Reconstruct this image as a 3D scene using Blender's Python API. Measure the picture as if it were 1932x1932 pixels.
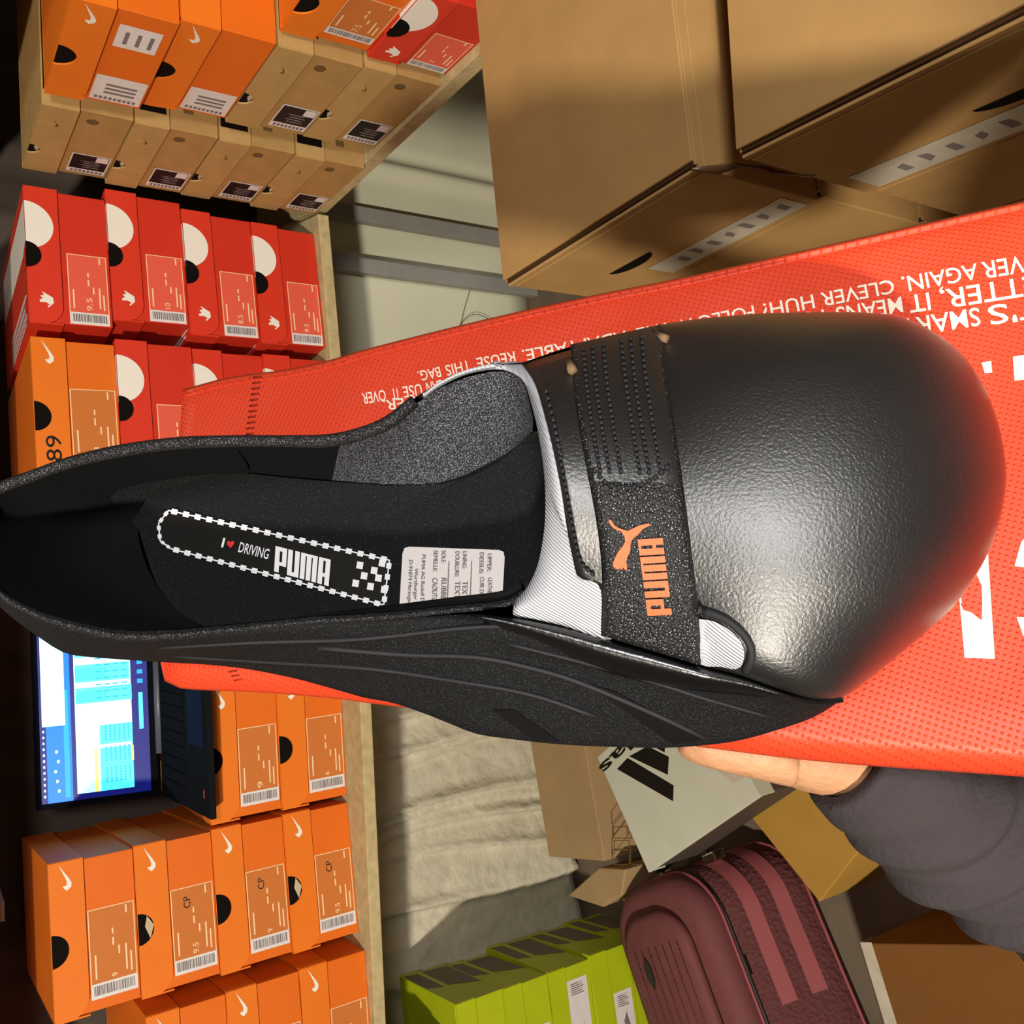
import bpy, bmesh, math, random
from mathutils import Vector as V, Matrix as M
from mathutils.bvhtree import BVHTree
random.seed(7)
S = bpy.context.scene
for o in list(bpy.data.objects): bpy.data.objects.remove(o)
COL = S.collection
R = math.radians

# ------------------------------------------------------------------ camera
FPX = 1735.0; CAMZ = 1.40; PITCH = R(34.1); ROLL = R(1.48)
C0 = V((0, 0, CAMZ))
FW = V((0, math.cos(PITCH), -math.sin(PITCH)))
DN = V((0, -math.sin(PITCH), -math.cos(PITCH)))
RT = V((1, 0, 0))
LX = math.cos(ROLL) * DN - math.sin(ROLL) * RT      # image right (the phone is held sideways)
LY = math.sin(ROLL) * DN + math.cos(ROLL) * RT      # image up
cam = bpy.data.cameras.new('phone_camera'); camo = bpy.data.objects.new('phone_camera', cam); COL.objects.link(camo)
m = M.Identity(4)
for i in range(3): m[i][0] = LX[i]; m[i][1] = LY[i]; m[i][2] = -FW[i]; m[i][3] = C0[i]
camo.matrix_world = m
cam.sensor_fit = 'HORIZONTAL'; cam.sensor_width = 36; cam.lens = FPX / 1932 * 36; cam.clip_start = .01
S.camera = camo

# ------------------------------------------------------------------ world, lamps, exposure
W = bpy.data.worlds.new('World'); S.world = W; W.use_nodes = True
W.node_tree.nodes['Background'].inputs[0].default_value = (1, .87, .72, 1)
W.node_tree.nodes['Background'].inputs[1].default_value = .075
def area(name, loc, target, size, power, col):
    l = bpy.data.lights.new(name, 'AREA'); l.shape = 'DISK'; l.size = size; l.energy = power; l.color = col
    o = bpy.data.objects.new(name, l); COL.objects.link(o); o.location = loc
    o.rotation_euler = (V(target) - V(loc)).to_track_quat('-Z', 'Y').to_euler(); return o
area('ceiling_bulb', (-1.33, -1.69, 2.73), (0, .8, .8), .16, 158, (1, .91, .77))
area('ceiling_panel', (.46, -.92, 2.10), (.0, .5, 1.0), .42, 30, (1, .98, .95))
S.view_settings.view_transform = 'Standard'; S.view_settings.look = 'None'
S.view_settings.exposure = -0.28; S.view_settings.gamma = 1

# ------------------------------------------------------------------ helpers
def lin(c):
    return tuple(((v / 255) / 12.92 if v / 255 <= .04045 else ((v / 255 + .055) / 1.055) ** 2.4) for v in c) + (1,)
def mat(name, rgb, rough=.6, spec=.4, metal=0, var=.0, vscale=20, bump=None, bscale=200, bstr=.3, bdist=.001, emis=None, estr=1, sheen=0, vcol=None, speck=None):
    mt = bpy.data.materials.new(name); mt.use_nodes = True; nt = mt.node_tree; b = nt.nodes['Principled BSDF']
    b.inputs['Base Color'].default_value = lin(rgb); b.inputs['Roughness'].default_value = rough
    b.inputs['Specular IOR Level'].default_value = spec; b.inputs['Metallic'].default_value = metal
    if sheen: b.inputs['Sheen Weight'].default_value = sheen
    if emis: b.inputs['Emission Color'].default_value = lin(emis); b.inputs['Emission Strength'].default_value = estr
    tc = nt.nodes.new('ShaderNodeTexCoord')
    if var:
        n = nt.nodes.new('ShaderNodeTexNoise'); n.inputs['Scale'].default_value = vscale; n.inputs['Detail'].default_value = 6
        nt.links.new(tc.outputs['Object'], n.inputs['Vector'])
        mx = nt.nodes.new('ShaderNodeMix'); mx.data_type = 'RGBA'
        c2 = vcol or tuple(max(0, v * (1 - var)) for v in rgb); c1 = tuple(min(255, v * (1 + var * .4)) for v in rgb) if not vcol else rgb
        mx.inputs[6].default_value = lin(c1); mx.inputs[7].default_value = lin(c2)
        nt.links.new(n.outputs['Fac'], mx.inputs[0]); nt.links.new(mx.outputs[2], b.inputs['Base Color'])
    if speck:
        vo = nt.nodes.new('ShaderNodeTexVoronoi'); vo.inputs['Scale'].default_value = speck[1]; nt.links.new(tc.outputs['Object'], vo.inputs['Vector'])
        lt = nt.nodes.new('ShaderNodeMath'); lt.operation = 'LESS_THAN'; lt.inputs[1].default_value = speck[2]; nt.links.new(vo.outputs['Distance'], lt.inputs[0])
        mx = nt.nodes.new('ShaderNodeMix'); mx.data_type = 'RGBA'; mx.inputs[6].default_value = lin(rgb); mx.inputs[7].default_value = lin(speck[0])
        nt.links.new(lt.outputs[0], mx.inputs[0]); nt.links.new(mx.outputs[2], b.inputs['Base Color'])
    if bump:
        if bump == 'noise':
            t = nt.nodes.new('ShaderNodeTexNoise'); t.inputs['Scale'].default_value = bscale; t.inputs['Detail'].default_value = 4; out = t.outputs['Fac']
        elif bump == 'voronoi':
            t = nt.nodes.new('ShaderNodeTexVoronoi'); t.inputs['Scale'].default_value = bscale; out = t.outputs['Distance']
        elif bump == 'wave':
            t = nt.nodes.new('ShaderNodeTexWave'); t.inputs['Scale'].default_value = bscale; t.bands_direction = 'DIAGONAL'; out = t.outputs['Fac']
        elif bump == 'weave':
            t = nt.nodes.new('ShaderNodeTexChecker'); t.inputs['Scale'].default_value = bscale; out = t.outputs['Fac']
        if bump == 'dimple':
            sx = nt.nodes.new('ShaderNodeSeparateXYZ'); nt.links.new(tc.outputs['Object'], sx.inputs[0]); ms = []
            for i, (ka, kb) in enumerate(((1, .5), (-.5, 1))):
                a1 = nt.nodes.new('ShaderNodeMath'); a1.operation = 'MULTIPLY'; a1.inputs[1].default_value = bscale*ka; nt.links.new(sx.outputs[0], a1.inputs[0])
                a2 = nt.nodes.new('ShaderNodeMath'); a2.operation = 'MULTIPLY_ADD'; a2.inputs[1].default_value = bscale*kb; nt.links.new(sx.outputs[1], a2.inputs[0]); nt.links.new(a1.outputs[0], a2.inputs[2])
                a3 = nt.nodes.new('ShaderNodeMath'); a3.operation = 'SINE'; nt.links.new(a2.outputs[0], a3.inputs[0]); ms.append(a3)
            t = nt.nodes.new('ShaderNodeMath'); t.operation = 'MULTIPLY'; nt.links.new(ms[0].outputs[0], t.inputs[0]); nt.links.new(ms[1].outputs[0], t.inputs[1])
            p_ = nt.nodes.new('ShaderNodeMath'); p_.operation = 'MAXIMUM'; p_.inputs[1].default_value = .35; nt.links.new(t.outputs[0], p_.inputs[0]); out = p_.outputs[0]
        else: nt.links.new(tc.outputs['Object'], t.inputs['Vector'])
        bp = nt.nodes.new('ShaderNodeBump'); bp.inputs['Strength'].default_value = bstr; bp.inputs['Distance'].default_value = bdist
        nt.links.new(out, bp.inputs['Height']); nt.links.new(bp.outputs['Normal'], b.inputs['Normal'])
    return mt

class MB:
    def __init__(s, *mats): s.bm = bmesh.new(); s.mats = list(mats); s.mi = 0
    def use(s, mt):
        if mt not in s.mats: s.mats.append(mt)
        s.mi = s.mats.index(mt); return s
    def face(s, pts, smooth=False):
        try:
            f = s.bm.faces.new([s.bm.verts.new(V(p)) for p in pts]); f.material_index = s.mi; f.smooth = smooth
        except ValueError: pass
    def box(s, lo, hi, rotz=0, piv=(0, 0)):
        (x0, y0, z0), (x1, y1, z1) = lo, hi
        P = [(x0,y0,z0),(x1,y0,z0),(x1,y1,z0),(x0,y1,z0),(x0,y0,z1),(x1,y0,z1),(x1,y1,z1),(x0,y1,z1)]
        if rotz:
            c, q = math.cos(rotz), math.sin(rotz)
            P = [(piv[0]+(a-piv[0])*c-(b-piv[1])*q, piv[1]+(a-piv[0])*q+(b-piv[1])*c, z) for a, b, z in P]
        v = [s.bm.verts.new(p) for p in P]
        for f in ((0,3,2,1),(4,5,6,7),(0,1,5,4),(1,2,6,5),(2,3,7,6),(3,0,4,7)):
            k = s.bm.faces.new([v[i] for i in f]); k.material_index = s.mi
        return s
    def prism(s, poly, fn0, fn1):
        """poly of 2D points; fn0/fn1 place them on the two sides"""
        a = [s.bm.verts.new(V(fn0(*p))) for p in poly]; b = [s.bm.verts.new(V(fn1(*p))) for p in poly]
        n = len(poly); fs = [s.bm.faces.new(a), s.bm.faces.new(b[::-1])]
        for i in range(n): fs.append(s.bm.faces.new([a[i], b[i], b[(i+1) % n], a[(i+1) % n]]))
        for f in fs: f.material_index = s.mi
        return s
    def grid(s, rows, smooth=True, closed=False):
        vs = [[s.bm.verts.new(V(p)) for p in r] for r in rows]
        n = len(rows[0])
        for i in range(len(rows) - 1):
            for j in range(n if closed else n - 1):
                k = (j + 1) % n
                try:
                    f = s.bm.faces.new([vs[i][j], vs[i][k], vs[i+1][k], vs[i+1][j]]); f.smooth = smooth; f.material_index = s.mi
                except ValueError: pass
        return vs
    def tube(s, pts, r, n=8, smooth=True, cap=True):
        pts = [V(p) for p in pts]; rings = []; ref = None
        for i, p in enumerate(pts):
            d = (pts[min(i+1, len(pts)-1)] - pts[max(i-1, 0)]).normalized()
            a = d.cross(ref if ref else (V((0,0,1)) if abs(d.z) < .9 else V((1,0,0))))
            if a.length < 1e-6: a = d.orthogonal()
            a.normalize(); b = d.cross(a); ref = b.cross(d) if False else (ref or (V((0,0,1)) if abs(d.z) < .9 else V((1,0,0))))
            rr = r[i] if isinstance(r, (list, tuple)) else r
            rings.append([p + rr*(a*math.cos(2*math.pi*k/n) + b*math.sin(2*math.pi*k/n)) for k in range(n)])
        vs = s.grid(rings, smooth, True)
        if cap:
            for rg in (vs[0][::-1], vs[-1]):
                try: f = s.bm.faces.new(rg); f.material_index = s.mi; f.smooth = smooth
                except ValueError: pass
        return s
    def text(s, txt, fn, bold=0.0):
        """fn maps (x, y) with cap height 1 and total width normalised to 1 -> point"""
        vs, fs = glyphs(txt, bold)
        nv = [s.bm.verts.new(V(fn(x, y))) for x, y in vs]
        for f in fs:
            try: k = s.bm.faces.new([nv[i] for i in f]); k.material_index = s.mi
            except ValueError: pass
        return s
    def build(s, name, parent=None, weld=0, bevel=0, solid=0, subsurf=0, toward=None):
        if weld: bmesh.ops.remove_doubles(s.bm, verts=s.bm.verts, dist=weld)
        if toward:
            s.bm.normal_update(); a = sum((f.normal.dot((V(toward)-f.calc_center_median()).normalized())*f.calc_area() for f in s.bm.faces), 0.)
            if a < 0: bmesh.ops.reverse_faces(s.bm, faces=s.bm.faces[:])
        me = bpy.data.meshes.new(name); s.bm.to_mesh(me); s.bm.free()
        for mt in s.mats: me.materials.append(mt)
        o = bpy.data.objects.new(name, me); COL.objects.link(o)
        if parent: o.parent = parent
        if solid: k = o.modifiers.new('s', 'SOLIDIFY'); k.thickness = abs(solid); k.offset = -1 if solid > 0 else 1
        if bevel:
            k = o.modifiers.new('b', 'BEVEL'); k.width = bevel; k.segments = 2; k.limit_method = 'ANGLE'
        if subsurf: k = o.modifiers.new('ss', 'SUBSURF'); k.levels = k.render_levels = subsurf
        return o
GL = {}
def glyphs(txt, bold=0.0):
    if (txt, bold) in GL: return GL[(txt, bold)]
    cu = bpy.data.curves.new('t', 'FONT'); cu.body = txt; cu.offset = bold; cu.resolution_u = 3
    o = bpy.data.objects.new('t', cu); me = bpy.data.meshes.new_from_object(o)
    xs = [v.co.x for v in me.vertices]; x0, x1 = min(xs), max(xs)
    vs = [((v.co.x - x0) / (x1 - x0), v.co.y / .69) for v in me.vertices]; fs = [tuple(p.vertices) for p in me.polygons]
    bpy.data.meshes.remove(me); bpy.data.objects.remove(o); bpy.data.curves.remove(cu)
    GL[(txt, bold)] = (vs, fs); return vs, fs
def tag(o, label=None, cat=None, group=None, kind=None):
    if label: o['label'] = label
    if cat: o['category'] = cat
    if group: o['group'] = group
    if kind: o['kind'] = kind
    return o
def thing(name, loc, rz=0, label=None, cat=None, group=None):
    o = bpy.data.objects.new(name, None); COL.objects.link(o); o.location = loc; o.rotation_euler = (0, 0, rz); o.empty_display_size = .05
    return tag(o, label, cat, group)
def ray(x, y): return (x-966)/FPX*LX - (y-966)/FPX*LY + FW
def atz(x, y, z): r = ray(x, y); return C0 + r*((z-CAMZ)/r.z)
def interp(tab, x):
    if x <= tab[0][0]: a, b = tab[0], tab[1]
    elif x >= tab[-1][0]: a, b = tab[-2], tab[-1]
    else:
        for a, b in zip(tab, tab[1:]):
            if a[0] <= x <= b[0]: break
    t = (x-a[0])/(b[0]-a[0]); return a[1]+(b[1]-a[1])*t
def resample(pl, n):
    """Catmull-Rom resampling of a tuple polyline to n points by arc length"""
    P = [V(p) for p in pl]; out = []
    E = [P[0]*2-P[1]] + P + [P[-1]*2-P[-2]]
    for i in range(1, len(E)-2):
        for k in range(12):
            t = k/12; a, b, c, d = E[i-1:i+3]
            out.append(.5*((2*b)+(c-a)*t+(2*a-5*b+4*c-d)*t*t+(3*b-a-3*c+d)*t**3))
    out.append(P[-1])
    L = [0]
    for a, b in zip(out, out[1:]): L.append(L[-1]+(b-a).length)
    res = []; j = 0
    for k in range(n):
        s = L[-1]*k/(n-1)
        while j < len(L)-2 and L[j+1] < s: j += 1
        t = (s-L[j])/max(1e-9, L[j+1]-L[j]); res.append(out[j].lerp(out[j+1], min(1, max(0, t))))
    return res

# ------------------------------------------------------------------ materials
m_floor = mat('floor_concrete', (120,105,88), .8, var=.3, vscale=9)
m_wall = mat('wall_dark_cloth', (80,68,60), .9, var=.25, vscale=4, bump='noise', bscale=30, bstr=.4, bdist=.004)
m_far = mat('far_wall_paint', (92,78,64), .9, var=.3, vscale=5)
m_cloth = mat('grey_crinkled_cloth', (214,206,182), .85, var=.16, vscale=22, bump='noise', bscale=45, bstr=.8, bdist=.006)
m_panel = mat('pale_panel', (218,216,190), .7, var=.05, vscale=6)
m_post = mat('grey_steel', (148,146,140), .55, var=.1)
m_board = mat('particle_board', (196,176,128), .85, var=.25, vscale=60, bump='noise', bscale=160, bstr=.5)
m_org = mat('orange_card', (224,106,18), .55, .35, var=.08, vscale=7)
m_org2 = mat('orange_card_lid', (231,118,24), .55, .35, var=.08, vscale=7)
m_orgd = mat('orange_brown_print', (196,112,50), .55, .3)
m_red = mat('red_card', (204,48,26), .55, .35, var=.08, vscale=7)
m_red2 = mat('red_card_lid', (214,54,30), .55, .35, var=.08, vscale=7)
m_redl = mat('red_label_print', (222,92,70), .5, .3)
m_krf = mat('kraft_card', (176,138,84), .8, .2, var=.14, vscale=30)
m_krf2 = mat('kraft_card_lid', (184,148,92), .8, .2, var=.14, vscale=30)
m_krfd = mat('kraft_print_dark', (108,82,48), .8, .2)
m_lime = mat('lime_card', (178,192,20), .5, .35, var=.1, vscale=12)
m_limed = mat('lime_grey_print_shade', (112,98,84), .6, .3)
m_white = mat('white_print', (232,226,214), .6, .3)
m_paper = mat('white_paper_label', (224,216,212), .55, .3, var=.06, vscale=60)
m_black = mat('black_print', (22,18,17), .6, .3)
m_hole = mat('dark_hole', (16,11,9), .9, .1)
m_grey = mat('grey_print', (120,112,112), .6, .3)
m_tissue = mat('tissue_paper', (190,172,140), .8, .2, bump='noise', bscale=90, bstr=.8)
m_frame = mat('label_frame', (240,205,160), .6, .3)
m_carton = mat('carton_board', (180,140,86), .82, .25, var=.10, vscale=14, bump='noise', bscale=250, bstr=.08)
m_tape = mat('clear_tape', (206,196,176), .3, .5, var=.15, vscale=40)
m_ttape = mat('brown_tape', (96,66,40), .35, .5)
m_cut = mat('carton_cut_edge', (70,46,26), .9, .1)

# ------------------------------------------------------------------ setting
def struct(name, mb, **k): o = mb.build(name, **k); o['kind'] = 'structure'; return o
fl = MB(m_floor); fl.box((-3.2, -1.6, -.05), (3.0, 4.2, 0)); struct('floor', fl)
YW = R(6)
def wallpt(x, off, z): return (x*math.cos(YW)-off*math.sin(YW), 1.93+x*math.sin(YW)+off*math.cos(YW), z)
wb = MB(m_wall)
rows = []
for k in range(2):
    z = (0, 2.7)[k]
    rows.append([wallpt(-2.4+4.4*i/220, .03*math.sin(i*1.31)*math.sin(i*.37)*.5+.02, z) for i in range(221)])
wb.grid(rows); struct('wall_back', wb)
wr = MB(m_far); wr.box((2.0, -1.6, 0), (2.06, 2.4, 2.7)); struct('wall_right', wr)
wl = MB(m_far); wl.box((-2.6, -1.6, 0), (-2.54, 2.0, 2.7)); struct('wall_left', wl)

# crinkled grey cloth hung below the left table
cl = MB(m_cloth); rows = []
nz, nx = 46, 260
folds = [(-.44,.010,.010),(-.50,.016,.008),(-.575,.012,.009),(-.66,.014,.008),(-.70,.010,.006),(-.755,.016,.010),(-.79,.01,.006),(-.36,.012,.01),(-.30,.012,.012),(-.90,.014,.012),(-1.02,.016,.02),(-1.12,.014,.015),(-1.25,.02,.02),(-.22,.012,.012),(-.1,.012,.02),(.02,.012,.014),(.14,.01,.012)]
for j in range(nz):
    z = .012+.70*j/(nz-1); r = []
    for i in range(nx):
        x = -1.6+1.95*i/(nx-1); off = -.018
        for fx, am, wd in folds:
            c = fx+.03*math.sin(z*5+fx*9)+(.72-z)*.05*math.sin(fx*40)
            u = (x-c)/wd
            off += -2.2*am*math.exp(-u*u)*(.7+.5*math.sin(z*7+fx*31)) - am*1.3*math.tanh(u)*math.exp(-abs(u)*.35)
        off += .003*math.sin(x*95+3*math.sin(z*31))*math.sin(z*80+2*math.sin(x*40))
        r.append(wallpt(x, off, z))
    rows.append(r)
cl.grid(rows); o = cl.build('curtain', solid=.002)
tag(o, 'crinkled grey cloth hanging below the table with the orange boxes', 'curtain')
# smooth pale panel cloth right
pn = MB(m_panel); rows = []
for j in range(12):
    z = .005+.70*j/11; r = []
    for i in range(120):
        x = .30+1.35*i/119
        off = -.03-.02*math.exp(-((x-.83)/.022)**2)+.012*math.exp(-((x-.86)/.02)**2)-.008*math.sin(x*9+z)
        r.append(wallpt(x, off, z))
    rows.append(r)
pn.grid(rows); o = pn.build('wall_cloth', solid=.002)
tag(o, 'smooth pale grey-green cloth covering the wall under the kraft box shelf', 'curtain')

# tables: a left board, a right board under red boxes and the side shelf
def slab(mb, x0, y0, x1, y1, depth, z0, z1):
    d = V((x1-x0, y1-y0, 0)); n = V((-d.y, d.x, 0)).normalized()*depth
    P = [V((x0,y0,0)), V((x1,y1,0)), V((x1,y1,0))+n, V((x0,y0,0))+n]
    mb.prism([(p.x, p.y) for p in P], lambda a, b: (a, b, z0), lambda a, b: (a, b, z1))
ZT = .7375
def table(name, poly, label, legs):
    t = thing(name, (0, 0, 0), 0, label, 'table')
    mb = MB(m_board); mb.prism(poly, lambda a, b: (a, b, ZT-.021), lambda a, b: (a, b, ZT)); mb.build('tabletop', t, bevel=.0015)
    for (x, y) in legs:
        g = MB(m_post); g.box((x-.018, y-.018, 0), (x+.018, y+.018, ZT-.0215)); g.build('leg', t, bevel=.002)
    return t
table('table', [(-1.75,1.392),(-.318,1.459),(-.318,1.84),(-1.75,1.70)], 'particle board table carrying the stacks of orange boxes and the laptop', [(-1.55,1.60)])
table('table', [(-.312,1.459),(.556,1.588),(.59,1.93),(-.312,1.84)], 'particle board table under the stacks of red boxes', [])
# side shelf with posts against the back wall
t = thing('side_table', (0, 0, 0), 0, 'particle board side shelf under the kraft shoe boxes', 'table')
mb = MB(m_board); mb.prism([(.566,1.60),(.615,.975),(1.06,1.0),(1.02,1.92),(.60,1.92)], lambda a,b:(a,b,ZT-.024), lambda a,b:(a,b,ZT)); mb.build('tabletop', t, bevel=.0015)
for x in (.570, .693):
    g = MB(m_post); p = wallpt(x, -.055, 0); g.box((p[0]-.017, p[1]-.014, 0), (p[0]+.017, p[1]+.014, ZT-.031)); g.build('leg', t, bevel=.002)
for x, y in ((.93,1.10),(.97,1.0)):
    g = MB(m_post); g.box((x-.02, y-.02, 0), (x+.02, y+.02, ZT-.031)); g.build('leg', t, bevel=.002)
# added shelf, out of view, put here to keep the bulb off the wall
t = thing('unseen_shade_shelf', (0, 0, 0), 0, 'unseen shelf board added above the orange and red boxes to shade the wall', 'shelf')
mb = MB(m_board); slab(mb, -2.2, 1.40, .42, 1.62, .30, 1.295, 1.315); mb.build('shade_board', t)
for x in (-1.6, -.6, .2):
    g = MB(m_post); y = 1.40+.084*(x+2.2); g.box((x-.015, y+.10, 1.265), (x+.015, y+.27, 1.2945)); g.build('bracket', t)

t = thing('unseen_shade_shelf', (0, 0, 0), 0, 'unseen shelf board added above the side shelf to shade the kraft boxes', 'shelf')  # second added shelf, out of view, keeps the bulb off the kraft boxes
mb = MB(m_board); mb.prism([(.64,1.05),(1.12,1.05),(1.12,1.98),(.58,1.96)], lambda a,b:(a,b,1.30), lambda a,b:(a,b,1.32)); mb.build('shade_board', t)
g = MB(m_post); g.box((1.06,1.1,.001), (1.10,1.14,1.2995)); g.build('post', t)
# loose wire on the pale cloth
def wire(pts, label):
    mb = MB(m_black); P = resample(pts, 40); mb.tube([wallpt(p.x, -.045, p.y) for p in P], .0008, 5); return tag(mb.build('wire', None), label, 'wire')
wire([(.56,.19,0),(.50,.215,0),(.44,.235,0)], 'thin straight dark wire end crossing the looped wire on the pale cloth')
wire([(.40,.275,0),(.44,.245,0),(.475,.215,0),(.492,.18,0),(.478,.13,0),(.455,.085,0)], 'thin dark wire loop against the pale cloth beside the carton stack')

# ------------------------------------------------------------------ shoe boxes
BW, BH, BL = .225, .119, .335
SWOOSH = [(0,.0),(.10,-.16),(.24,-.20),(.40,-.15),(1.0,.12),(.42,-.035),(.27,-.05),(.19,.0),(.20,.12),(.10,.08)]
def swoosh(mb, cx, cz, L, y, flip=1, ang=0):
    c, s = math.cos(ang), math.sin(ang)
    mb.face([(cx+flip*L*((a-.5)*c-b*s), y, cz+L*((a-.5)*s+b*c)) for a, b in SWOOSH])
def arc(cx, cz, r, a0, a1, n=14): return [(cx+r*math.cos(R(a0+(a1-a0)*i/n)), cz+r*math.sin(R(a0+(a1-a0)*i/n))) for i in range(n+1)]
def label_std(mb, x0, x1, z0, z1, y, fill, frame, size, note=None):
    """framed label: barcode at the left end, size next to it, fine print rows"""
    w = .0013
    mb.use(frame); mb.face([(x0,y,z0),(x1,y,z0),(x1,y,z1),(x0,y,z1)])
    mb.use(fill); y2 = y-.00012; bw = (x1-x0)*.17
    mb.face([(x0+w,y2,z0+w),(x1-w,y2,z0+w),(x1-w,y2,z1-w),(x0+w,y2,z1-w)])
    mb.use(m_paper); y3 = y-.00024
    mb.face([(x0,y3,z0),(x0+bw,y3,z0),(x0+bw,y3,z1),(x0,y3,z1)])
    mb.use(m_grey); y4 = y-.00036; z = z0+.004; k = 0
    rnd = random.Random(size+str(note))
    while z < z1-.004:
        h = rnd.choice((.0008,.0012,.0022)); mb.face([(x0+bw*.22,y4,z),(x0+bw*.85,y4,z),(x0+bw*.85,y4,min(z+h,z1-.003)),(x0+bw*.22,y4,min(z+h,z1-.003))]); z += h+rnd.choice((.0006,.0011))
    mb.use(m_frame)
    H = (z1-z0)
    def T(txt, cx, cz, hh, asp=.62):
        wd = hh*asp*len(txt); mb.text(txt, lambda a, b: (cx+a*wd, y4, cz+b*hh))
    T(size, x0+bw+.004, z0+H*.42, .0085, .62)
    for (a, b, cz) in ((.02,.36,.86),(.02,.30,.10),(.05,.42,.2),(.30,.42,.35),(.44,.55,.47),(.6,.68,.47),(.85,.97,.16)):
        xa = x0+bw+.004+(x1-x0)*a*.8; xb = x0+bw+.004+(x1-x0)*b*.8
        mb.face([(xa,y4,z0+H*cz),(xb,y4,z0+H*cz),(xb,y4,z0+H*cz+.0022),(xa,y4,z0+H*cz+.0022)])
    if note:
        mb.use(m_black); hh = .013; mb.text(note, lambda a, b: (x1-.032+a*.018, y4-.0001, z0+H*.55+b*hh*.8))
def shoe_box(kind, loc, rz, label, group, size='9', note=None, lid_dx=.0, w=BW, h=BH, L=BL, name='shoe_box', hand=None):
    body, lidm = {'o':(m_org,m_org2),'r':(m_red,m_red2),'k':(m_krf,m_krf2),'g':(m_lime,m_lime)}[kind]
    t = thing(name, loc, rz, label, 'box', group)
    mb = MB(body); mb.box((-w/2+.0025, .0025, 0), (w/2-.0025, L-.0025, h-.002)); mb.build('body', t, bevel=.001)
    # lid with a hanging end flap, thumb notch cut from its top edge
    lh = h*.40; zt = h; z0 = h-lh; mb = MB(lidm); hw = w/2
    if kind != 'g':
        nx, nr = {'o':(-.012,.0235),'r':(-.002,.021),'k':(-.035,.016)}[kind]
        poly = [(hw, z0), (hw, zt)]
        poly += [(nx+nr, zt)]+arc(nx, zt, nr, 0, -180)[1:-1]+[(nx-nr, zt)]
        poly += [(-hw, zt)]
        poly += ([(-hw, z0+.03)]+arc(-hw+.028, z0+.028, .028, 180, 270, 6)) if kind in 'or' else [(-hw, z0)]
    else: poly = [(hw,z0),(hw,zt),(-hw,zt),(-hw,z0)]
    mb.prism(poly, lambda a, b: (a, -.0015, b), lambda a, b: (a, .001, b))
    mb.box((-hw, L-.001, z0), (hw, L+.0015, zt)); mb.box((-hw-.001, 0, z0), (-hw+.0015, L, zt)); mb.box((hw-.0015, 0, z0), (hw+.001, L, zt))
    mb.box((-hw, .006, zt-.0025), (hw, L, zt-.0002))
    mb.build('lid', t)
    if kind != 'g':
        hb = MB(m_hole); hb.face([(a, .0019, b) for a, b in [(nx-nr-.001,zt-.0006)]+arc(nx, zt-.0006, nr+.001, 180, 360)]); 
        hb.use(m_tissue)
        if size in ('10','9.5','11') or kind == 'k': hb.face([(nx-nr*.7,.0016,zt-nr*.75),(nx+nr*.1,.0016,zt-nr),(nx+nr*.75,.0016,zt-nr*.6),(nx+nr*.1,.0016,zt-nr*.45)])
        hb.build('thumb_hole', t)
    yl = -.0018
    lg = MB(m_white)
    if kind == 'o':
        swoosh(lg, hw*.80, zt-lh*.45, .040, yl, 1, R(8)) ; lg.build('logo', t)
    elif kind == 'k':
        lg.use(m_krfd); swoosh(lg, hw*.55, zt-lh*.5, .020, yl, 1, R(8)); lg.build('logo', t)
        st = MB(m_krfd); st.face([(hw*.72+a, .0022, h*.42+b) for a, b in arc(0,0,.0085,0,345,12)]); st.build('stamp', t)
        sp = MB(m_hole); sp.face([(hw+.0012,.02,z0+.004),(hw+.0012,.2,z0+.004),(hw+.0012,.2,zt-.002),(hw+.0012,.02,zt-.002)]); sp.use(m_krfd)
        for i in range(6): sp.face([(hw-.0018, .03+i*.024, h*.3),(hw-.0018,.045+i*.024,h*.3),(hw-.0018,.045+i*.024,h*.42),(hw-.0018,.03+i*.024,h*.42)])
        sp.build('side_print', t)
    elif kind == 'r':
        cx, rr = hw*.42, .047
        lg.prism(arc(cx, zt-.0005, rr*.84, 180, 360, 24)[::1], lambda a, b: (a, yl+.0002, b if b > zt-lh*.93 else zt-lh*.93), lambda a, b: (a, yl-.0001, b if b > zt-lh*.93 else zt-lh*.93))
        lg.face([(cx-rr*.84,-.001,zt+.0004),(cx+rr*.84,-.001,zt+.0004),(cx+rr*.84,L-.02,zt+.0004),(cx-rr*.84,L-.02,zt+.0004)]); lg.use(m_red2); lg.face([(nx-nr-.004,0,zt+.0008),(nx+nr,0,zt+.0008),(nx-.004,.06,zt+.0008)]); lg.use(m_white)
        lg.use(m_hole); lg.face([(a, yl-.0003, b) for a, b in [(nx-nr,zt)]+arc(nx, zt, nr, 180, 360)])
        lg.use(m_white); c2 = -hw*.66; zc = zt-lh*.52
        lg.face([(c2-.013,yl,zc-.002),(c2-.005,yl,zc-.010),(c2+.004,yl,zc-.009),(c2+.013,yl,zc+.006),(c2+.007,yl,zc+.003),(c2+.0055,yl,zc+.0085),(c2+.001,yl,zc+.005),(c2-.001,yl,zc+.0095),(c2-.005,yl,zc+.0095),(c2-.0045,yl,zc+.001),(c2-.008,yl,zc-.0045),(c2-.0105,yl,zc-.0008)])
        lg.use(m_paper)
        for i in range(7): lg.face([(-hw*.95+i*.0075+.004*math.sin(i*3),.03+.02*math.sin(i*5),zt+.0004),(-hw*.95+i*.0075+.0045,.03,zt+.0004),(-hw*.95+i*.0075+.0045,.24,zt+.0004),(-hw*.95+i*.0075,.23,zt+.0004)])
        lg.build('logo', t)
    lb = MB(m_frame)
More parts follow.
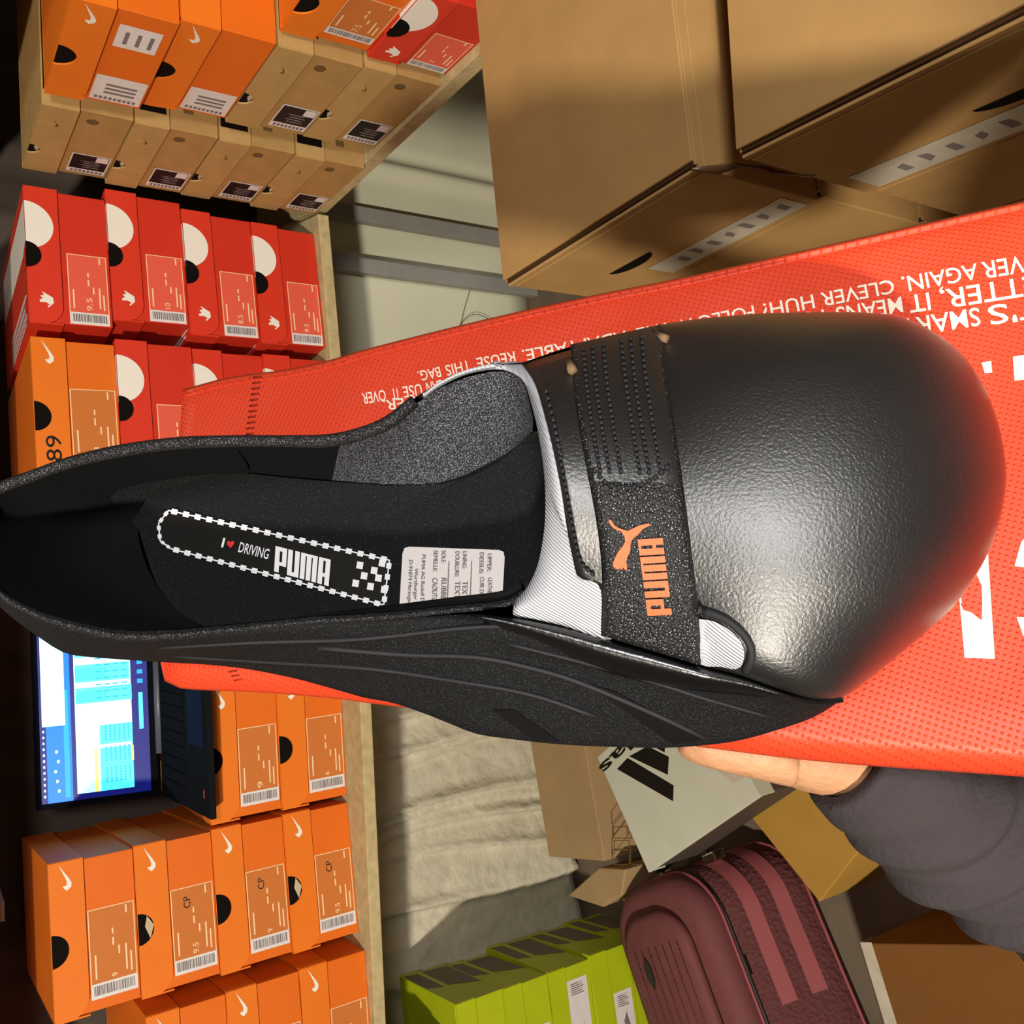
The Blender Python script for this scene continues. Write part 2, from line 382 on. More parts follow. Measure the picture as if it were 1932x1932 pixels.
    if kind == 'o' and note != 'paper':
        label_std(lb, -hw+.018, -hw+.018+w*.57, .003, h*.575, .0022, m_orgd, m_frame, size, note)
    elif kind == 'o':
        lb.use(m_paper); y = .002
        for (a, b, c, d) in ((-hw*.93,-hw*.36,.003,h*.56),):
            lb.face([(a,y,c),(b,y,c),(b,y,d),(a,y,d)]); lb.use(m_grey)
            for i in range(9): lb.face([(a+.004,y-.0002,c+.006+i*.006),(a+.011,y-.0002,c+.006+i*.006),(a+.011,y-.0002,c+.010+i*.006),(a+.004,y-.0002,c+.010+i*.006)])
            for i in range(3): lb.face([(a+.02+i*.01,y-.0002,c+.01),(a+.025+i*.01,y-.0002,c+.01),(a+.025+i*.01,y-.0002,d-.015),(a+.02+i*.01,y-.0002,d-.015)])
        if hand: 
            lb.build('label', t); lb = MB(m_paper); lb.face([(hw*.28,y,h*.1),(hw*.72,y,h*.1),(hw*.72,y,h*.52),(hw*.28,y,h*.52)]); lb.use(m_grey)
            for i in range(3): lb.face([(hw*.36,y-.0002,h*(.16+.12*i)),(hw*.6,y-.0002,h*(.16+.12*i)),(hw*.6,y-.0002,h*(.2+.12*i)),(hw*.36,y-.0002,h*(.2+.12*i))])
    elif kind == 'r':
        label_std(lb, -hw+.004, -hw+.004+w*.52, .004, h*.52, .0022, m_redl, m_frame, size)
    elif kind == 'k':
        a, b, c, d, y = -hw*.88, -hw*.26, .004, h*.5, .002
        lb.use(m_paper); lb.face([(a,y,c),(b,y,c),(b,y,d),(a,y,d)]); lb.use(m_black)
        lb.face([(a+.015,y-.0002,c+.002),(b-.003,y-.0002,c+.002),(b-.003,y-.0002,d-.002),(a+.015,y-.0002,d-.002)])
        lb.use(m_paper); lb.face([(b-.022,y-.0003,c+.003),(b-.004,y-.0003,c+.003),(b-.004,y-.0003,c+.02),(b-.022,y-.0003,c+.02)]); lb.use(m_grey)
        for i in range(8): lb.face([(a+.003,y-.0002,c+.004+i*.006),(a+.011,y-.0002,c+.004+i*.006),(a+.011,y-.0002,c+.008+i*.006),(a+.003,y-.0002,c+.008+i*.006)])
        for i in range(4): lb.face([(a+.022+.007*i,y-.0003,c+.012+.004*(i%2)),(a+.025+.007*i,y-.0003,c+.012),(a+.025+.007*i,y-.0003,d-.02+.006*(i%2)),(a+.022+.007*i,y-.0003,d-.02)])
    elif kind == 'g':
        a, b, c, d, y = -hw*.7, hw*.15, .008, h*.53, .002
        if note == 'big': a, b, c, d = -hw*.6, hw*.72, .01, h*.58
        lb.use(m_paper); lb.face([(a,y,c),(b,y,c),(b,y,d),(a,y,d)]); lb.use(m_grey)
        for i in range(6): lb.face([(b-.03+i*.004,y-.0002,c+.01+(i%3)*.008),(b-.028+i*.004,y-.0002,c+.01),(b-.028+i*.004,y-.0002,d-.006),(b-.03+i*.004,y-.0002,d-.012)])
        lb.face([(a+.012,y-.0002,c+.012),(a+.045,y-.0002,c+.02),(a+.06,y-.0002,c+.012),(a+.03,y-.0002,c+.03),(a+.014,y-.0002,c+.026)])
        sg = MB(m_limed); x = hw-.0018; sg.face([(x,.075,.004),(x,L-.02,.004),(x,L-.01,z0-.003),(x,.115,z0-.003)]); sg.face([(hw+.0012,.10,z0+.010),(hw+.0012,L-.02,z0+.010),(hw+.0012,L-.01,zt-.004),(hw+.0012,.12,zt-.004)]); sg.build('side_print', t)  # grey print, enlarged so it also paints in the shade of the unlit side
    lb.build('label', t)
    if hand and kind == 'o' and note != 'paper':
        hd = MB(m_black)
        hd.text(hand, lambda a, b: (-hw+.030+a*.040, -.0019, zt-lh*.72+b*.021), .0); hd.build('handwriting', t)
    return t

def from_right(px, yaw, w=BW):   # centre of the front edge when its right-hand bottom corner is known
    return (px[0]-math.cos(yaw)*w/2, px[1]-math.sin(yaw)*w/2)
def stack(kind, corner, yaw, items, group, z=ZT, jit=.003):
    for i, (label, kw) in enumerate(items):
        rnd = random.Random(label); a = R(yaw+kw.pop('dyaw', rnd.uniform(-.5, .5))); k = kw.pop('kind', kind)
        dx = kw.pop('dx', 0); dy = kw.pop('dy', 0)
        c = from_right(corner, a, kw.get('w', BW))
        shoe_box(k, (c[0]+dx, c[1]+dy, z+.0005), a, label, group if k == kind else None, **kw); z += BH+.001
G1 = 'orange shoe boxes stacked on the left table'
stack('o', (-.505,1.521), 9, [
 ('orange shoe box at the foot of the four-high stack, CP on label, size 9.5', dict(size='9.5', note='CP', dyaw=0)),
 ('orange shoe box second from the foot of the four-high stack, label 9', dict(size='9', note='CP', dyaw=0)),
 ('orange shoe box third from the foot of the four-high stack, label 9.5', dict(size='9.5', note='CP ', dyaw=0)),
 ('orange shoe box topmost of the four-high stack, beside the laptop', dict(size='9', dyaw=0))], G1)
stack('o', (-.272,1.537), 4, [
 ('orange shoe box below the one the laptop sits on, tan label', dict(size='6', dyaw=0)),
 ('orange shoe box directly under the laptop', dict(size='9 ', dyaw=0))], G1)
stack('o', (-.745,1.462), 8, [
 ('orange shoe box at the foot of the left edge stack, white slip on its label', dict(size='8', dyaw=-2)),
 ('orange shoe box in the middle of the left edge stack', dict(size='8.5', dyaw=1)),
 ('orange shoe box on top of the left edge stack, lower than its neighbour', dict(size='10', dyaw=0))], G1)
G2 = 'red shoe boxes stacked on the right table'
stack('r', (.527,1.607), 10.8, [
 ('red shoe box at the foot of the stack beside the kraft boxes, size 9.5', dict(size='9.5', dyaw=0, dx=0)),
 ('red shoe box second from the foot beside the kraft boxes, label reads 8.5', dict(size='8.5', dyaw=0, dx=.004)),
 ('red shoe box third from the foot beside the kraft boxes, label reads 10', dict(size='10', dyaw=0, dx=.018, dy=.004)),
 ('red shoe box topmost beside the kraft boxes, striped print on its lid', dict(size='9.5 ', dyaw=0, dx=.002))], G2)
stack('r', (.285,1.562), 10.6, [
 ('red shoe box at the foot of the stack under the orange box marked 89', dict(size='9', dyaw=0)),
 ('red shoe box second from the foot under the orange box marked 89', dict(size='8', dyaw=0)),
 ('red shoe box directly under the orange box marked 89', dict(size='11', dyaw=0, dx=.006)),
 ('orange shoe box with 89 handwritten in black on its lid', dict(kind='o', size='8 ', hand='89', dyaw=0))], G2)
# side shelf: ends face the room (left), so yaw = -86.4 - ...
G3 = 'kraft shoe boxes on the side shelf'
KY = -86.4
def kstack(corner, items, z=ZT): stack('k', corner, KY, items, G3, z)
kstack((.571,1.382), [
 ('kraft shoe box at the foot of the far stack in the shelf corner', dict(dyaw=0)),
 ('kraft shoe box second from the foot of the far corner stack', dict(dyaw=0)),
 ('kraft shoe box third from the foot of the far corner stack', dict(dyaw=.6)),
 ('kraft shoe box topmost of the far corner stack', dict(dyaw=0))])
kstack((.606,1.128), [
 ('kraft shoe box at the foot of the middle shelf stack, beside the red box', dict(dyaw=0)),
 ('kraft shoe box under the two orange boxes of the middle shelf stack', dict(dyaw=0, dx=-.004)),
 ('orange shoe box with white paper label resting on a kraft box', dict(kind='o', note='paper', dyaw=0, dx=-.004)),
 ('orange shoe box with two white paper labels, topmost on the side shelf', dict(kind='o', note='paper', hand='x', dyaw=1.5, dx=-.012))])
kstack((.626,.962), [
 ('red shoe box on the side shelf beside the big carton', dict(kind='r', size='7', dyaw=0, w=.158)),
 ('orange shoe box resting on the red box of the side shelf', dict(kind='o', size='7.5', dyaw=0, dx=.002, w=.158))])
# lime boxes on the floor below the table
G4 = 'lime shoe boxes stacked on the floor under the table'
z = 0
for i, (lab, dx, dyw) in enumerate([
 ('lime shoe box at the very bottom of the floor stack', 0, 0), ('lime shoe box second from the floor, behind the suitcase', .004, 1),
 ('lime shoe box third from the floor with a large white label', .0, -1), ('lime shoe box fourth from the floor with a white label', .002, 1.5),
 ('lime shoe box fifth from the floor with a crushed lid', .006, 0), ('lime shoe box topmost of the floor stack just under the table', -.06, 8)]):
    c = from_right((-.932+dx, 1.508), R(10+dyw), .21)
    shoe_box('g', (c[0], c[1], z+.0004), R(10+dyw), lab, G4, note='big' if i == 2 else None, w=.21, h=.106, L=.235); z += .1075

# ------------------------------------------------------------------ cartons on the right
def carton(name, loc, rz, w, d, h, label, group=None, hole=None, lab=None, seam=True, name2='carton', mtl=None):
    """local frame: x along the long side with the end flap face at x=0 looking to -x; y along the depth, top at z=h"""
    t = thing(name2, loc, rz, label, 'carton', group)
    mb = MB(mtl or m_carton)
    mb.box((0, 0, 0), (w, d, h-.016)); mb.build('body', t, bevel=.0015)
    ld = MB(mtl or m_carton)                               # lid board with a folded rim, a dark slit below it
    ld.box((.0065, -.001, h-.004), (w, d+.001, h)); ld.box((.0005, -.002, h-.0155), (.004, d+.002, h-.008)); ld.box((.004, -.001, h-.0155), (w, .0015, h-.004)); ld.box((.004, d-.0015, h-.0155), (w, d+.001, h-.004))
    ld.build('lid', t, bevel=.0008)
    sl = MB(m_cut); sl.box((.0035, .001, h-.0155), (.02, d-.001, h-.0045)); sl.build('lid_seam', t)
    if hole:
        y0, y1, zz = hole; hm = MB(m_hole)
        yc, hw = (y0+y1)/2, (y1-y0)/2
        hm.face([(-.0006, yc+hw*math.cos(R(a)), zz+.017*math.sin(R(a))) for a in range(180, 361, 15)][::-1]); hm.build('hand_hole', t)
    if lab:
        y0, y1, za, zb = lab; lm = MB(m_tape); lm.face([(-.0006,y0,za),(-.0006,y1,za),(-.0006,y1,zb),(-.0006,y0,zb)][::-1])
        lm.use(m_grey)
        for k in range(7):
            a = y0+.01+(y1-y0-.03)*k/7; lm.face([(-.0009,a,za+.012+.006*(k%2)),(-.0009,a+.008,za+.012),(-.0009,a+.008,za+.026+.004*(k%3)),(-.0009,a,za+.03)][::-1])
        lm.build('shipping_label', t)
    return t
yc = R(97.5-90)    # depth edges run almost straight away from the camera
GC = 'flat cartons stacked at the right'
for (x, y, rz, w, d, lev) in ((.304,.587,R(7.2),.42,.308,'far'), (.310,.222,R(2.6),.52,.312,'near')):
    top = .80
    for k, hh in enumerate((.178, .176)):
        lab = {('far',0):'flat carton with hand hole on top of the stack nearest the kraft boxes', ('far',1):'flat carton second from the top in the stack nearest the kraft boxes',
               ('near',0):'flat carton with grey shipping label on top of the stack nearest the viewer', ('near',1):'flat carton second from the top in the stack nearest the viewer'}[(lev,k)]
        c = carton('c', (x+(.004 if k else 0), y, top-hh), rz, w, d, hh-.001, lab, GC,
            hole=((.165,.235,.078) if lev == 'far' else (.085,.165,.075)) if k == 0 else None,
            lab=((.01,.205,.004,.045) if lev == 'far' else (.10,.295,.003,.050)) if k == 0 else None)
        top -= hh
    carton('c', (x+.006, y, 0), rz, w, d, top-.001, 'tall carton at the bottom of the %s carton stack' % ('far right' if lev == 'far' else 'near right'), GC)
# crumpled brown tape strip in the gap between the two stacks
tp = MB(m_ttape); rows = []
for i in range(15):
    u = i/14; c = V((.302+.03*math.sin(u*5)*.2, .585-.055*u, .785-.075*u))
    w = .012+.006*math.sin(u*17)
    rows.append([c+V((0,.3*w*k,w*k+.003*math.sin(u*23+k))) for k in (-1,0,1)])
tp.grid(rows); tag(tp.build('tape_strip', solid=.0012), 'crumpled brown tape strip in the gap between the two carton stacks', 'tape')

# ------------------------------------------------------------------ floor things at the left
def plain_box(name, loc, rz, w, d, h, mt, label, cat='box', group=None, lid=None, bev=.002):
    t = thing(name, loc, rz, label, cat, group)
    mb = MB(mt); mb.box((-w/2, -d/2, 0), (w/2, d/2, h-(.0 if not lid else .002))); mb.build('body', t, bevel=bev)
    return t
m_beige = mat('beige_board', (176,146,104), .85, .2, var=.12, vscale=9)
m_yel = mat('yellow_brown_board', (186,142,62), .75, .25, var=.12, vscale=9)
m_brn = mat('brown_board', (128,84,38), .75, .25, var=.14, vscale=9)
# carton carrying the white shoe box
t = plain_box('carton', (-.376,1.011,0), R(-36), .36, .40, .177, m_yel, 'yellow-brown carton lying below the white shoe box with black stripes', 'carton')
# white shoe box with three bars, corners solved on its lid plane
A, B, Cc = V((-.501,1.386,0)), V((-.611,1.193,0)), V((-.415,.937,0))
ex = (Cc-B).normalized(); ey = V((-ex.y, ex.x, 0)); rz = math.atan2(ex.y, ex.x); cen = (A+Cc)/2
m_wbox = mat('white_box_card', (206,208,188), .6, .3, var=.05)
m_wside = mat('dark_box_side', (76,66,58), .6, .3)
t = thing('shoe_box', (cen.x, cen.y, .179), rz, 'white shoe box with black slanted bars lying askew on a yellow-brown carton', 'box')
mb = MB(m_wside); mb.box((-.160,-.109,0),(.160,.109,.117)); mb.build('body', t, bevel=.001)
mb = MB(m_wbox); mb.box((-.162,-.111,.118),(.162,.111,.121)); mb.box((-.162,-.1115,.112),(.162,-.109,.121)); mb.box((-.162,.109,.075),(.162,.1115,.121)); mb.box((-.1625,-.111,.08),(-.160,.111,.121)); mb.box((.160,-.111,.085),(.1625,.111,.121)); mb.build('lid', t, bevel=.001)
lg = MB(m_black); Mi = M.Rotation(-rz, 4, 'Z')
def onlid(x, y): p = Mi @ (atz(x, y, .3003)-V((cen.x, cen.y, 0))); return (p.x, p.y, .1213)
for q in ([(1164,1451),(1184,1430),(1271,1482),(1270,1512)], [(1187,1427),(1222,1408),(1262,1428),(1260,1462)], [(1225,1404),(1252,1385),(1256,1388),(1254,1420)]):
    lg.face([onlid(*p) for p in q])
lg.build('stripes', t)
lw = MB(m_black)
lw.text('das', lambda a, b: onlid(1200-72*a+15*b, 1376+72*a+15*b), .02); lw.build('lettering', t)
tp = MB(m_tape); tp.face([onlid(*p) for p in ((1345,1448),(1372,1436),(1404,1468),(1384,1478))]); tp.build('label', t)
# beige printed box behind it, and cardboard lying around
t = plain_box('carton', (-.60,1.60,0), R(14), .30, .20, .20, m_beige, 'beige carton with printed squares standing behind the white shoe box', 'carton')
pr = MB(m_krfd); Mb = M.Rotation(-R(14), 4, 'Z')
def onbox(x, y): p = Mb @ (atz(x, y, .2004)-V((-.60,1.60,0))); return (p.x, p.y, .2004)
for (x0, y0, x1, y1) in ((1155,1559,1192,1582),(1158,1585,1188,1603),(1189,1595,1213,1632),(1155,1603,1188,1632)):
    for (a, b, c, d) in ((x0,y0,x1,y0+1.6),(x0,y1-1.6,x1,y1),(x0,y0,x0+1.6,y1),(x1-1.6,y0,x1,y1)): pr.face([onbox(a,b),onbox(c,b),onbox(c,d),onbox(a,d)])
pr.build('printed_squares', t)
cb = MB(m_beige); P = [atz(x, y, .20) for x, y in ((1071,1690),(1130,1637),(1180,1640),(1172,1690),(1137,1712))]; cxy = sum((p for p in P), V())/5
cb.prism([(p.x, p.y) for p in P], lambda a, b: (cxy.x+(a-cxy.x)*.8, cxy.y+(b-cxy.y)*.8, .001), lambda a, b: (a, b, .20)); tag(cb.build('cardboard_block', bevel=.003), 'small beige cardboard block wedged between the lime boxes and the suitcase', 'cardboard')
# two low cartons near the sleeve
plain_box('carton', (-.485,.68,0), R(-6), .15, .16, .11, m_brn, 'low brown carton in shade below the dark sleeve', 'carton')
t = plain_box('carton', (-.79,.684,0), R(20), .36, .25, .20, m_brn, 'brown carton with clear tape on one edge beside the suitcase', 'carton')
tp = MB(m_tape); tp.face([(-.15,.126,.2006),(.181,.126,.2006),(.181,.105,.2006),(-.15,.103,.2006)]); tp.face([(-.15,.1262,.2006),(.181,.1262,.2006),(.181,.1262,.17),(-.15,.1262,.175)]); tp.build('tape', t)

# suitcase lying flat with the pocket up
m_suit = mat('maroon_fabric', (118,66,66), .75, .3, var=.12, vscale=40, bump='noise', bscale=220, bstr=.35)
m_suitd = mat('maroon_mesh_fabric', (96,52,52), .8, .25, bump='voronoi', bscale=130, bstr=.8, bdist=.003)
m_suitp = mat('maroon_stripe', (152,78,82), .6, .35)
m_zip = mat('zipper_black', (28,22,20), .45, .5)
m_chrome = mat('chrome', (210,206,196), .15, .6, metal=1)
def rrect(w, d, r, n=8):
    P = []
    for cx, cy, a in ((w/2-r, d/2-r, 0), (-w/2+r, d/2-r, 90), (-w/2+r, -d/2+r, 180), (w/2-r, -d/2+r, 270)):
        P += [(cx+r*math.cos(R(a+90*i/n)), cy+r*math.sin(R(a+90*i/n))) for i in range(n+1)]
    return P
sr = R(30); su = thing('suitcase', (-.945,1.165,0), sr, 'maroon soft suitcase lying flat with its ribbed front pocket up', 'suitcase')
def rings(mb, prof, r0):
    rows = [[(x, y+yo, z) for x, y in rrect(w, d, max(.02, r0-dr))] for (w, d, z, dr, yo) in prof]
    vs = mb.grid(rows, True, True)
    f = mb.bm.faces.new(vs[-1]); f.smooth = True; f.material_index = mb.mi
    f = mb.bm.faces.new(vs[0][::-1]); f.material_index = mb.mi
SWd, SDp = .56, .36
def side(z):      # the near side slopes: depth and offset of the outline at height z
    k = max(0, min(1, (z-.03)/.15)); return SDp-.085*k, .0425*k
mb = MB(m_suitd); rings(mb, [(SWd-.05,SDp-.05,.002,.01,0),(SWd-.01,SDp-.01,.012,0,0)]+[(SWd+.004-.012*max(0,(z-.1)/.06), side(z)[0]+.004, z, 0, side(z)[1]) for z in (.03,.06,.09,.12,.15)]+[(SWd-.016,side(.16)[0]-.01,.162,0,side(.16)[1])], .10); mb.build('body', su)
PD, PO = side(.18)
mb = MB(m_suit); rings(mb, [(SWd-.016,PD-.004,.162,0,PO),(SWd-.004,PD+.006,.170,0,PO),(SWd-.006,PD+.004,.195,0,PO),(SWd-.03,PD-.02,.210,.01,PO),(SWd-.06,PD-.045,.216,.02,PO)], .10); mb.build('front_panel', su)
mb = MB(m_suit); rings(mb, [(SWd-.12,PD-.095,.2155,.03,PO),(SWd-.105,PD-.08,.221,.03,PO),(SWd-.11,PD-.085,.232,.03,PO),(SWd-.135,PD-.11,.238,.04,PO)], .10)
mb.build('pocket', su)
zp = MB(m_zip)
for (w, d, z, dr, rr, yo) in ((SWd-.008,PD+.004,.162,0,.0055,PO),(SWd-.115,PD-.09,.2185,.03,.0035,PO)):
    P = rrect(w, d, .10-dr); P.append(P[0]); zp.tube([(x, y+yo, z) for x, y in P], rr, 6, cap=False)
zp.build('zipper', su)
pp = MB(m_suitp); P = rrect(SWd-.002, PD+.010, .10); P.append(P[0]); pp.tube([(x, y+PO, .172) for x, y in P], .003, 6, cap=False); P = rrect(SWd+.006, SDp+.006, .10); P.append(P[0]); pp.tube([(x, y, .03) for x, y in P], .003, 6, cap=False); pp.build('piping', su)
for zc in (.075, .125):     # the two pale bands round the near corner
    rows = []
    for z in (zc-.013, zc-.006, zc+.006, zc+.013):
        d, yo = side(z); P = rrect(SWd+.008-.012*max(0,(z-.1)/.06), d+.009, .10, 10)
        Q = sorted([p for p in P if p[0] > .15 and p[1] < -.03], key=lambda p: math.atan2(p[1]+.05, p[0]-.1)); rows.append([(.02, Q[0][1]+yo, z)]+[(x, y+yo, z) for x, y in Q])
    bd = MB(m_suitp); bd.grid(rows); bd.build('band', su)
em_ = MB(m_zip); em_.prism([(-.028,0),(-.01,.010),(.012,.009),(.028,0),(.01,-.010),(-.012,-.009)], lambda a, b: (.13+a, .075+b, .2375), lambda a, b: (.13+a, .075+b, .241)); em_.build('emblem', su)
rb = MB(m_suitd)
for k in range(7): y = PO-.075+.022*k; rb.tube([(-.18, y, .2382), (.17, y, .2382)], .0012, 5)
rb.build('ribs', su)
hd = MB(m_zip); hx = SWd/2-.004; hd.tube(resample([(hx,-.075,.120),(hx+.022,-.06,.128),(hx+.03,0,.132),(hx+.022,.07,.128),(hx,.085,.120)], 20), .010, 8); ho = hd.build('handle', su)
for y in (-.078, .088):
    hc = MB(m_chrome); hc.box((hx-.004, y-.019, .105), (hx+.015, y+.019, .135)); hc.build('handle_mount', ho, bevel=.004)
pl = MB(m_chrome); yb = PO-PD/2; pl.box((.08,yb-.010,.150), (.112,yb+.004,.163)); pl.tube([(.114,yb-.006,.156),(.146,yb-.016,.145)], .0035, 6); pl.build('zip_pull', su)

# ------------------------------------------------------------------ laptop on the orange boxes
m_lap = mat('laptop_black', (22,23,27), .9, .02, var=.1)
m_key = mat('laptop_keys', (20,21,25), .9, .02)
m_hinge = mat('hinge_grey', (82,84,92), .4, .5)
m_pad = mat('touchpad', (18,22,50), .8, .05)
m_bez = mat('screen_bezel', (9,9,18), .8, .05)
def em(name, rgb, s): return mat(name, rgb, .4, .2, emis=rgb, estr=s)
m_sblue, m_snavy, m_scyan, m_swhite, m_smid, m_spur, m_syel, m_sgrn = em('screen_blue',(0,100,240),1.8), em('screen_navy',(8,20,110),.9), em('screen_cyan',(70,230,245),1.7), em('screen_white',(176,240,255),1.5), em('screen_mid',(10,140,250),1.6), em('screen_lilac',(190,200,245),1.1), em('screen_yellow',(250,240,130),1.1), em('screen_green',(60,240,190),1.2)
ly = R(3)
lap = thing('laptop', (-.475, 1.478, 2*(BH+.001)+ZT+.002), ly, 'open black laptop with a bright blue spreadsheet screen on the orange boxes', 'laptop')
LW, LD = .335, .232
b = MB(m_lap); b.prism([(0,0),(0,.010),(LD,.030),(LD,.012)], lambda a, c: (0, a, c), lambda a, c: (LW, a, c)); base = b.build('base', lap, bevel=.002)
kz = lambda y: .0102+.020*y/LD
k = MB(m_key)
for r_ in range(6):
    for c_ in range(14):
        x = .016+c_*.0218; y = .108+r_*.0175; k.prism([(x,y),(x+.0185,y),(x+.0185,y+.0145),(x,y+.0145)], lambda a, c: (a, c, kz(c)), lambda a, c: (a, c, kz(c)+.0018))
k.build('keyboard', base)
p_ = MB(m_pad); p_.face([(x, y, kz(y)+.0004) for x, y in ((.11,.018),(.225,.018),(.225,.088),(.11,.088))]); p_.build('touchpad', base)
rd = MB(mat('laptop_red_mark',(150,60,40),.5)); rd.face([(x, y, kz(y)+.0004) for x, y in ((.03,.02),(.045,.02),(.042,.027),(.03,.026))]); rd.build('sticker', base)
h = MB(m_hinge); h.tube([(.075, LD, .030), (LW-.075, LD, .030)], .0075, 10); h.build('hinge', lap)
tg = MB(mat('gold_tag',(196,158,92),.5)); tg.box((.006,LD-.004,.024),(.06,LD+.008,.0285)); tg.build('hinge_strip', lap)
tilt = R(14); SH = .196
def sp(u, v, e=0):   # u across, v up the screen
    return (u*LW, LD+.006+math.sin(tilt)*v*SH-e*math.cos(tilt), .034+math.cos(tilt)*v*SH+e*math.sin(tilt))
s_ = MB(m_bez); s_.prism([(0,0),(1,0),(1,1),(0,1)], lambda a, c: sp(a, c, 0), lambda a, c: sp(a, c, -.006)); scr = s_.build('screen_housing', lap)
d_ = MB(m_snavy)
def px(m_, u0, v0, u1, v1, e=.0006): d_.use(m_); d_.face([sp(u0,v0,e), sp(u1,v0,e), sp(u1,v1,e), sp(u0,v1,e)])
px(m_snavy,.03,.06,.97,.95,.0004); px(m_sblue,.03,.70,.97,.90); px(m_snavy,.03,.90,.97,.95,.0007)
px(m_smid,.05,.72,.6,.76,.0008); px(m_snavy,.03,.665,.97,.70,.0008)
px(m_swhite,.42,.745,.93,.93,.001); px(m_swhite,.06,.20,.97,.665,.0007); px(m_scyan,.06,.20,.40,.47,.0009)
for u0, u1 in ((.52,.60),(.63,.72),(.76,.86),(.90,.97)): px(m_scyan,u0,.21,u1,.655,.0009)
for u0, u1 in ((.53,.58),(.64,.70),(.78,.84)): px(m_sgrn,u0,.40,u1,.655,.0010)
px(m_spur,.28,.21,.30,.655,.0011); px(m_syel,.06,.49,.28,.52,.0011); px(m_syel,.20,.195,.28,.215,.0012); px(m_sgrn,.52,.195,.60,.215,.0012)
for i in range(24):
    u = .075+.0135*i
    if i % 8 > 1:
        for v0 in (.225,.262,.30,.338,.376,.414): px(m_smid,u,v0,u+.008,v0+.014,.0012)
for i in range(12):
    for v0 in (.23,.30,.37,.44): px(m_smid,.54+.034*i,v0,.546+.034*i,v0+.05,.0013)
for i in range(7): px(m_smid,.60+.05*i,.10,.622+.05*i,.145,.0008)
px(m_scyan,.36,.105,.55,.14,.0008)
for i in range(12): px(m_swhite,.06+.03*i,.915,.072+.03*i,.93,.0009)
for i in range(5): px(m_swhite,.08+.05*i,.80+.012*(i%3),.095+.05*i,.82+.012*(i%3),.0009)
d_.build('display', scr)

# ------------------------------------------------------------------ shoe and bag frame
# local frame of the sole: x heel->toe, y across, z up out of the sole
ax = (LX*math.cos(R(15)) + LY*.04 - FW*math.sin(R(15)))
ay = (LY*math.cos(R(22)) + FW*math.sin(R(22)))
NZ = ax.cross(ay).normalized(); AX = (ax-NZ*ax.dot(NZ)).normalized(); AY = NZ.cross(AX)
D0 = .30
OR = C0 + ((0)*LX - (1010-966)/FPX*LY + FW)*D0
def frame():
    q = M.Identity(4)
    for i in range(3): q[i][0] = AX[i]; q[i][1] = AY[i]; q[i][2] = NZ[i]; q[i][3] = OR[i]
    return q
FR = frame()
def SP(x, y, n=0.):
    """point of the sole frame seen at photo position (x, y) at height n above the sole"""
    r = ray(x, y); t = ((OR-C0).dot(NZ)+n)/r.dot(NZ); d = C0+r*t-OR
    return V((d.dot(AX), d.dot(AY), d.dot(NZ)))
CL = V(((C0-OR).dot(AX), (C0-OR).dot(AY), (C0-OR).dot(NZ)))
def rl(x, y): r = ray(x, y); return V((r.dot(AX), r.dot(AY), r.dot(NZ))).normalized()
def root(name, label, cat):
    o = bpy.data.objects.new(name, None); COL.objects.link(o); o.matrix_world = FR; o.empty_display_size = .05
    return tag(o, label, cat)
def bvh_of(objs):
    vs, fs = [], []
    for o in objs:
        k = len(vs); vs += [v.co.copy() for v in o.data.vertices]; fs += [[k+i for i in p.vertices] for p in o.data.polygons]
    return BVHTree.FromPolygons(vs, fs)
def on(bv, x, y, off):
    d = rl(x, y); h = bv.ray_cast(CL, d)
    return (h[0]-d*off) if h[0] else SP(x, y, .03)

m_bag = mat('red_nonwoven', (224,66,34), .5, .4, var=.05, vscale=60, bump='dimple', bscale=2250, bstr=.6, bdist=.0009)
m_bagt = mat('bag_white_ink', (240,225,205), .6, .3)
m_bagd = mat('bag_stitch', (150,34,18), .7)
m_lea = mat('black_leather', (13,13,15), .38, .95, bump='noise', bscale=1250, bstr=.55, bdist=.0005)
m_lea.node_tree.nodes['Principled BSDF'].inputs['Coat Weight'].default_value = .9; m_lea.node_tree.nodes['Principled BSDF'].inputs['Coat Roughness'].default_value = .46
m_roll = mat('glossy_rubber', (12,12,14), .27, .8, bump='noise', bscale=700, bstr=.25, bdist=.0005)
m_sue = mat('black_textile', (10,10,12), .75, .25, bump='noise', bscale=1500, bstr=1, bdist=.0007, speck=((60,62,66),1700,.22))
m_lin = mat('heathered_lining', (36,36,42), .85, .3, bump='noise', bscale=1200, bstr=1, bdist=.0008, speck=((128,130,140),2300,.34))
m_rim = mat('collar_textile', (20,20,22), .8, .3, bump='noise', bscale=1200, bstr=1, bdist=.0008, speck=((140,140,144),2200,.24))
m_insole = mat('insole_cover', (18,19,20), .9, .15, bump='noise', bscale=900, bstr=.6, bdist=.0006, speck=((70,72,74),1300,.14))
m_ins = mat('black_lining', (9,9,10), .9, .15, bump='noise', bscale=700, bstr=.5, bdist=.0006)
m_silv = mat('silver_twill', (176,178,186), .42, .5, metal=.2, bump='wave', bscale=420, bstr=.55, bdist=.0005)
m_rub = mat('black_rubber', (25,26,28), .5, .5, bump='noise', bscale=500, bstr=.45, bdist=.0006)
m_strap = mat('strap_glitter_weave', (16,16,18), .6, .5, speck=((170,172,178),1500,.19), bump='voronoi', bscale=1500, bstr=.8, bdist=.0005)
m_stit = mat('black_thread', (34,34,37), .7, .3)
m_ologo = mat('orange_print', (206,98,58), .6, .3)
m_tapeb = mat('black_tape', (22,20,18), .4, .4)
m_inkw = mat('white_ink', (226,226,228), .55, .3)
m_redh = mat('red_heart', (214,48,30), .6)
m_stk = mat('sticker_paper', (216,208,204), .5, .3)

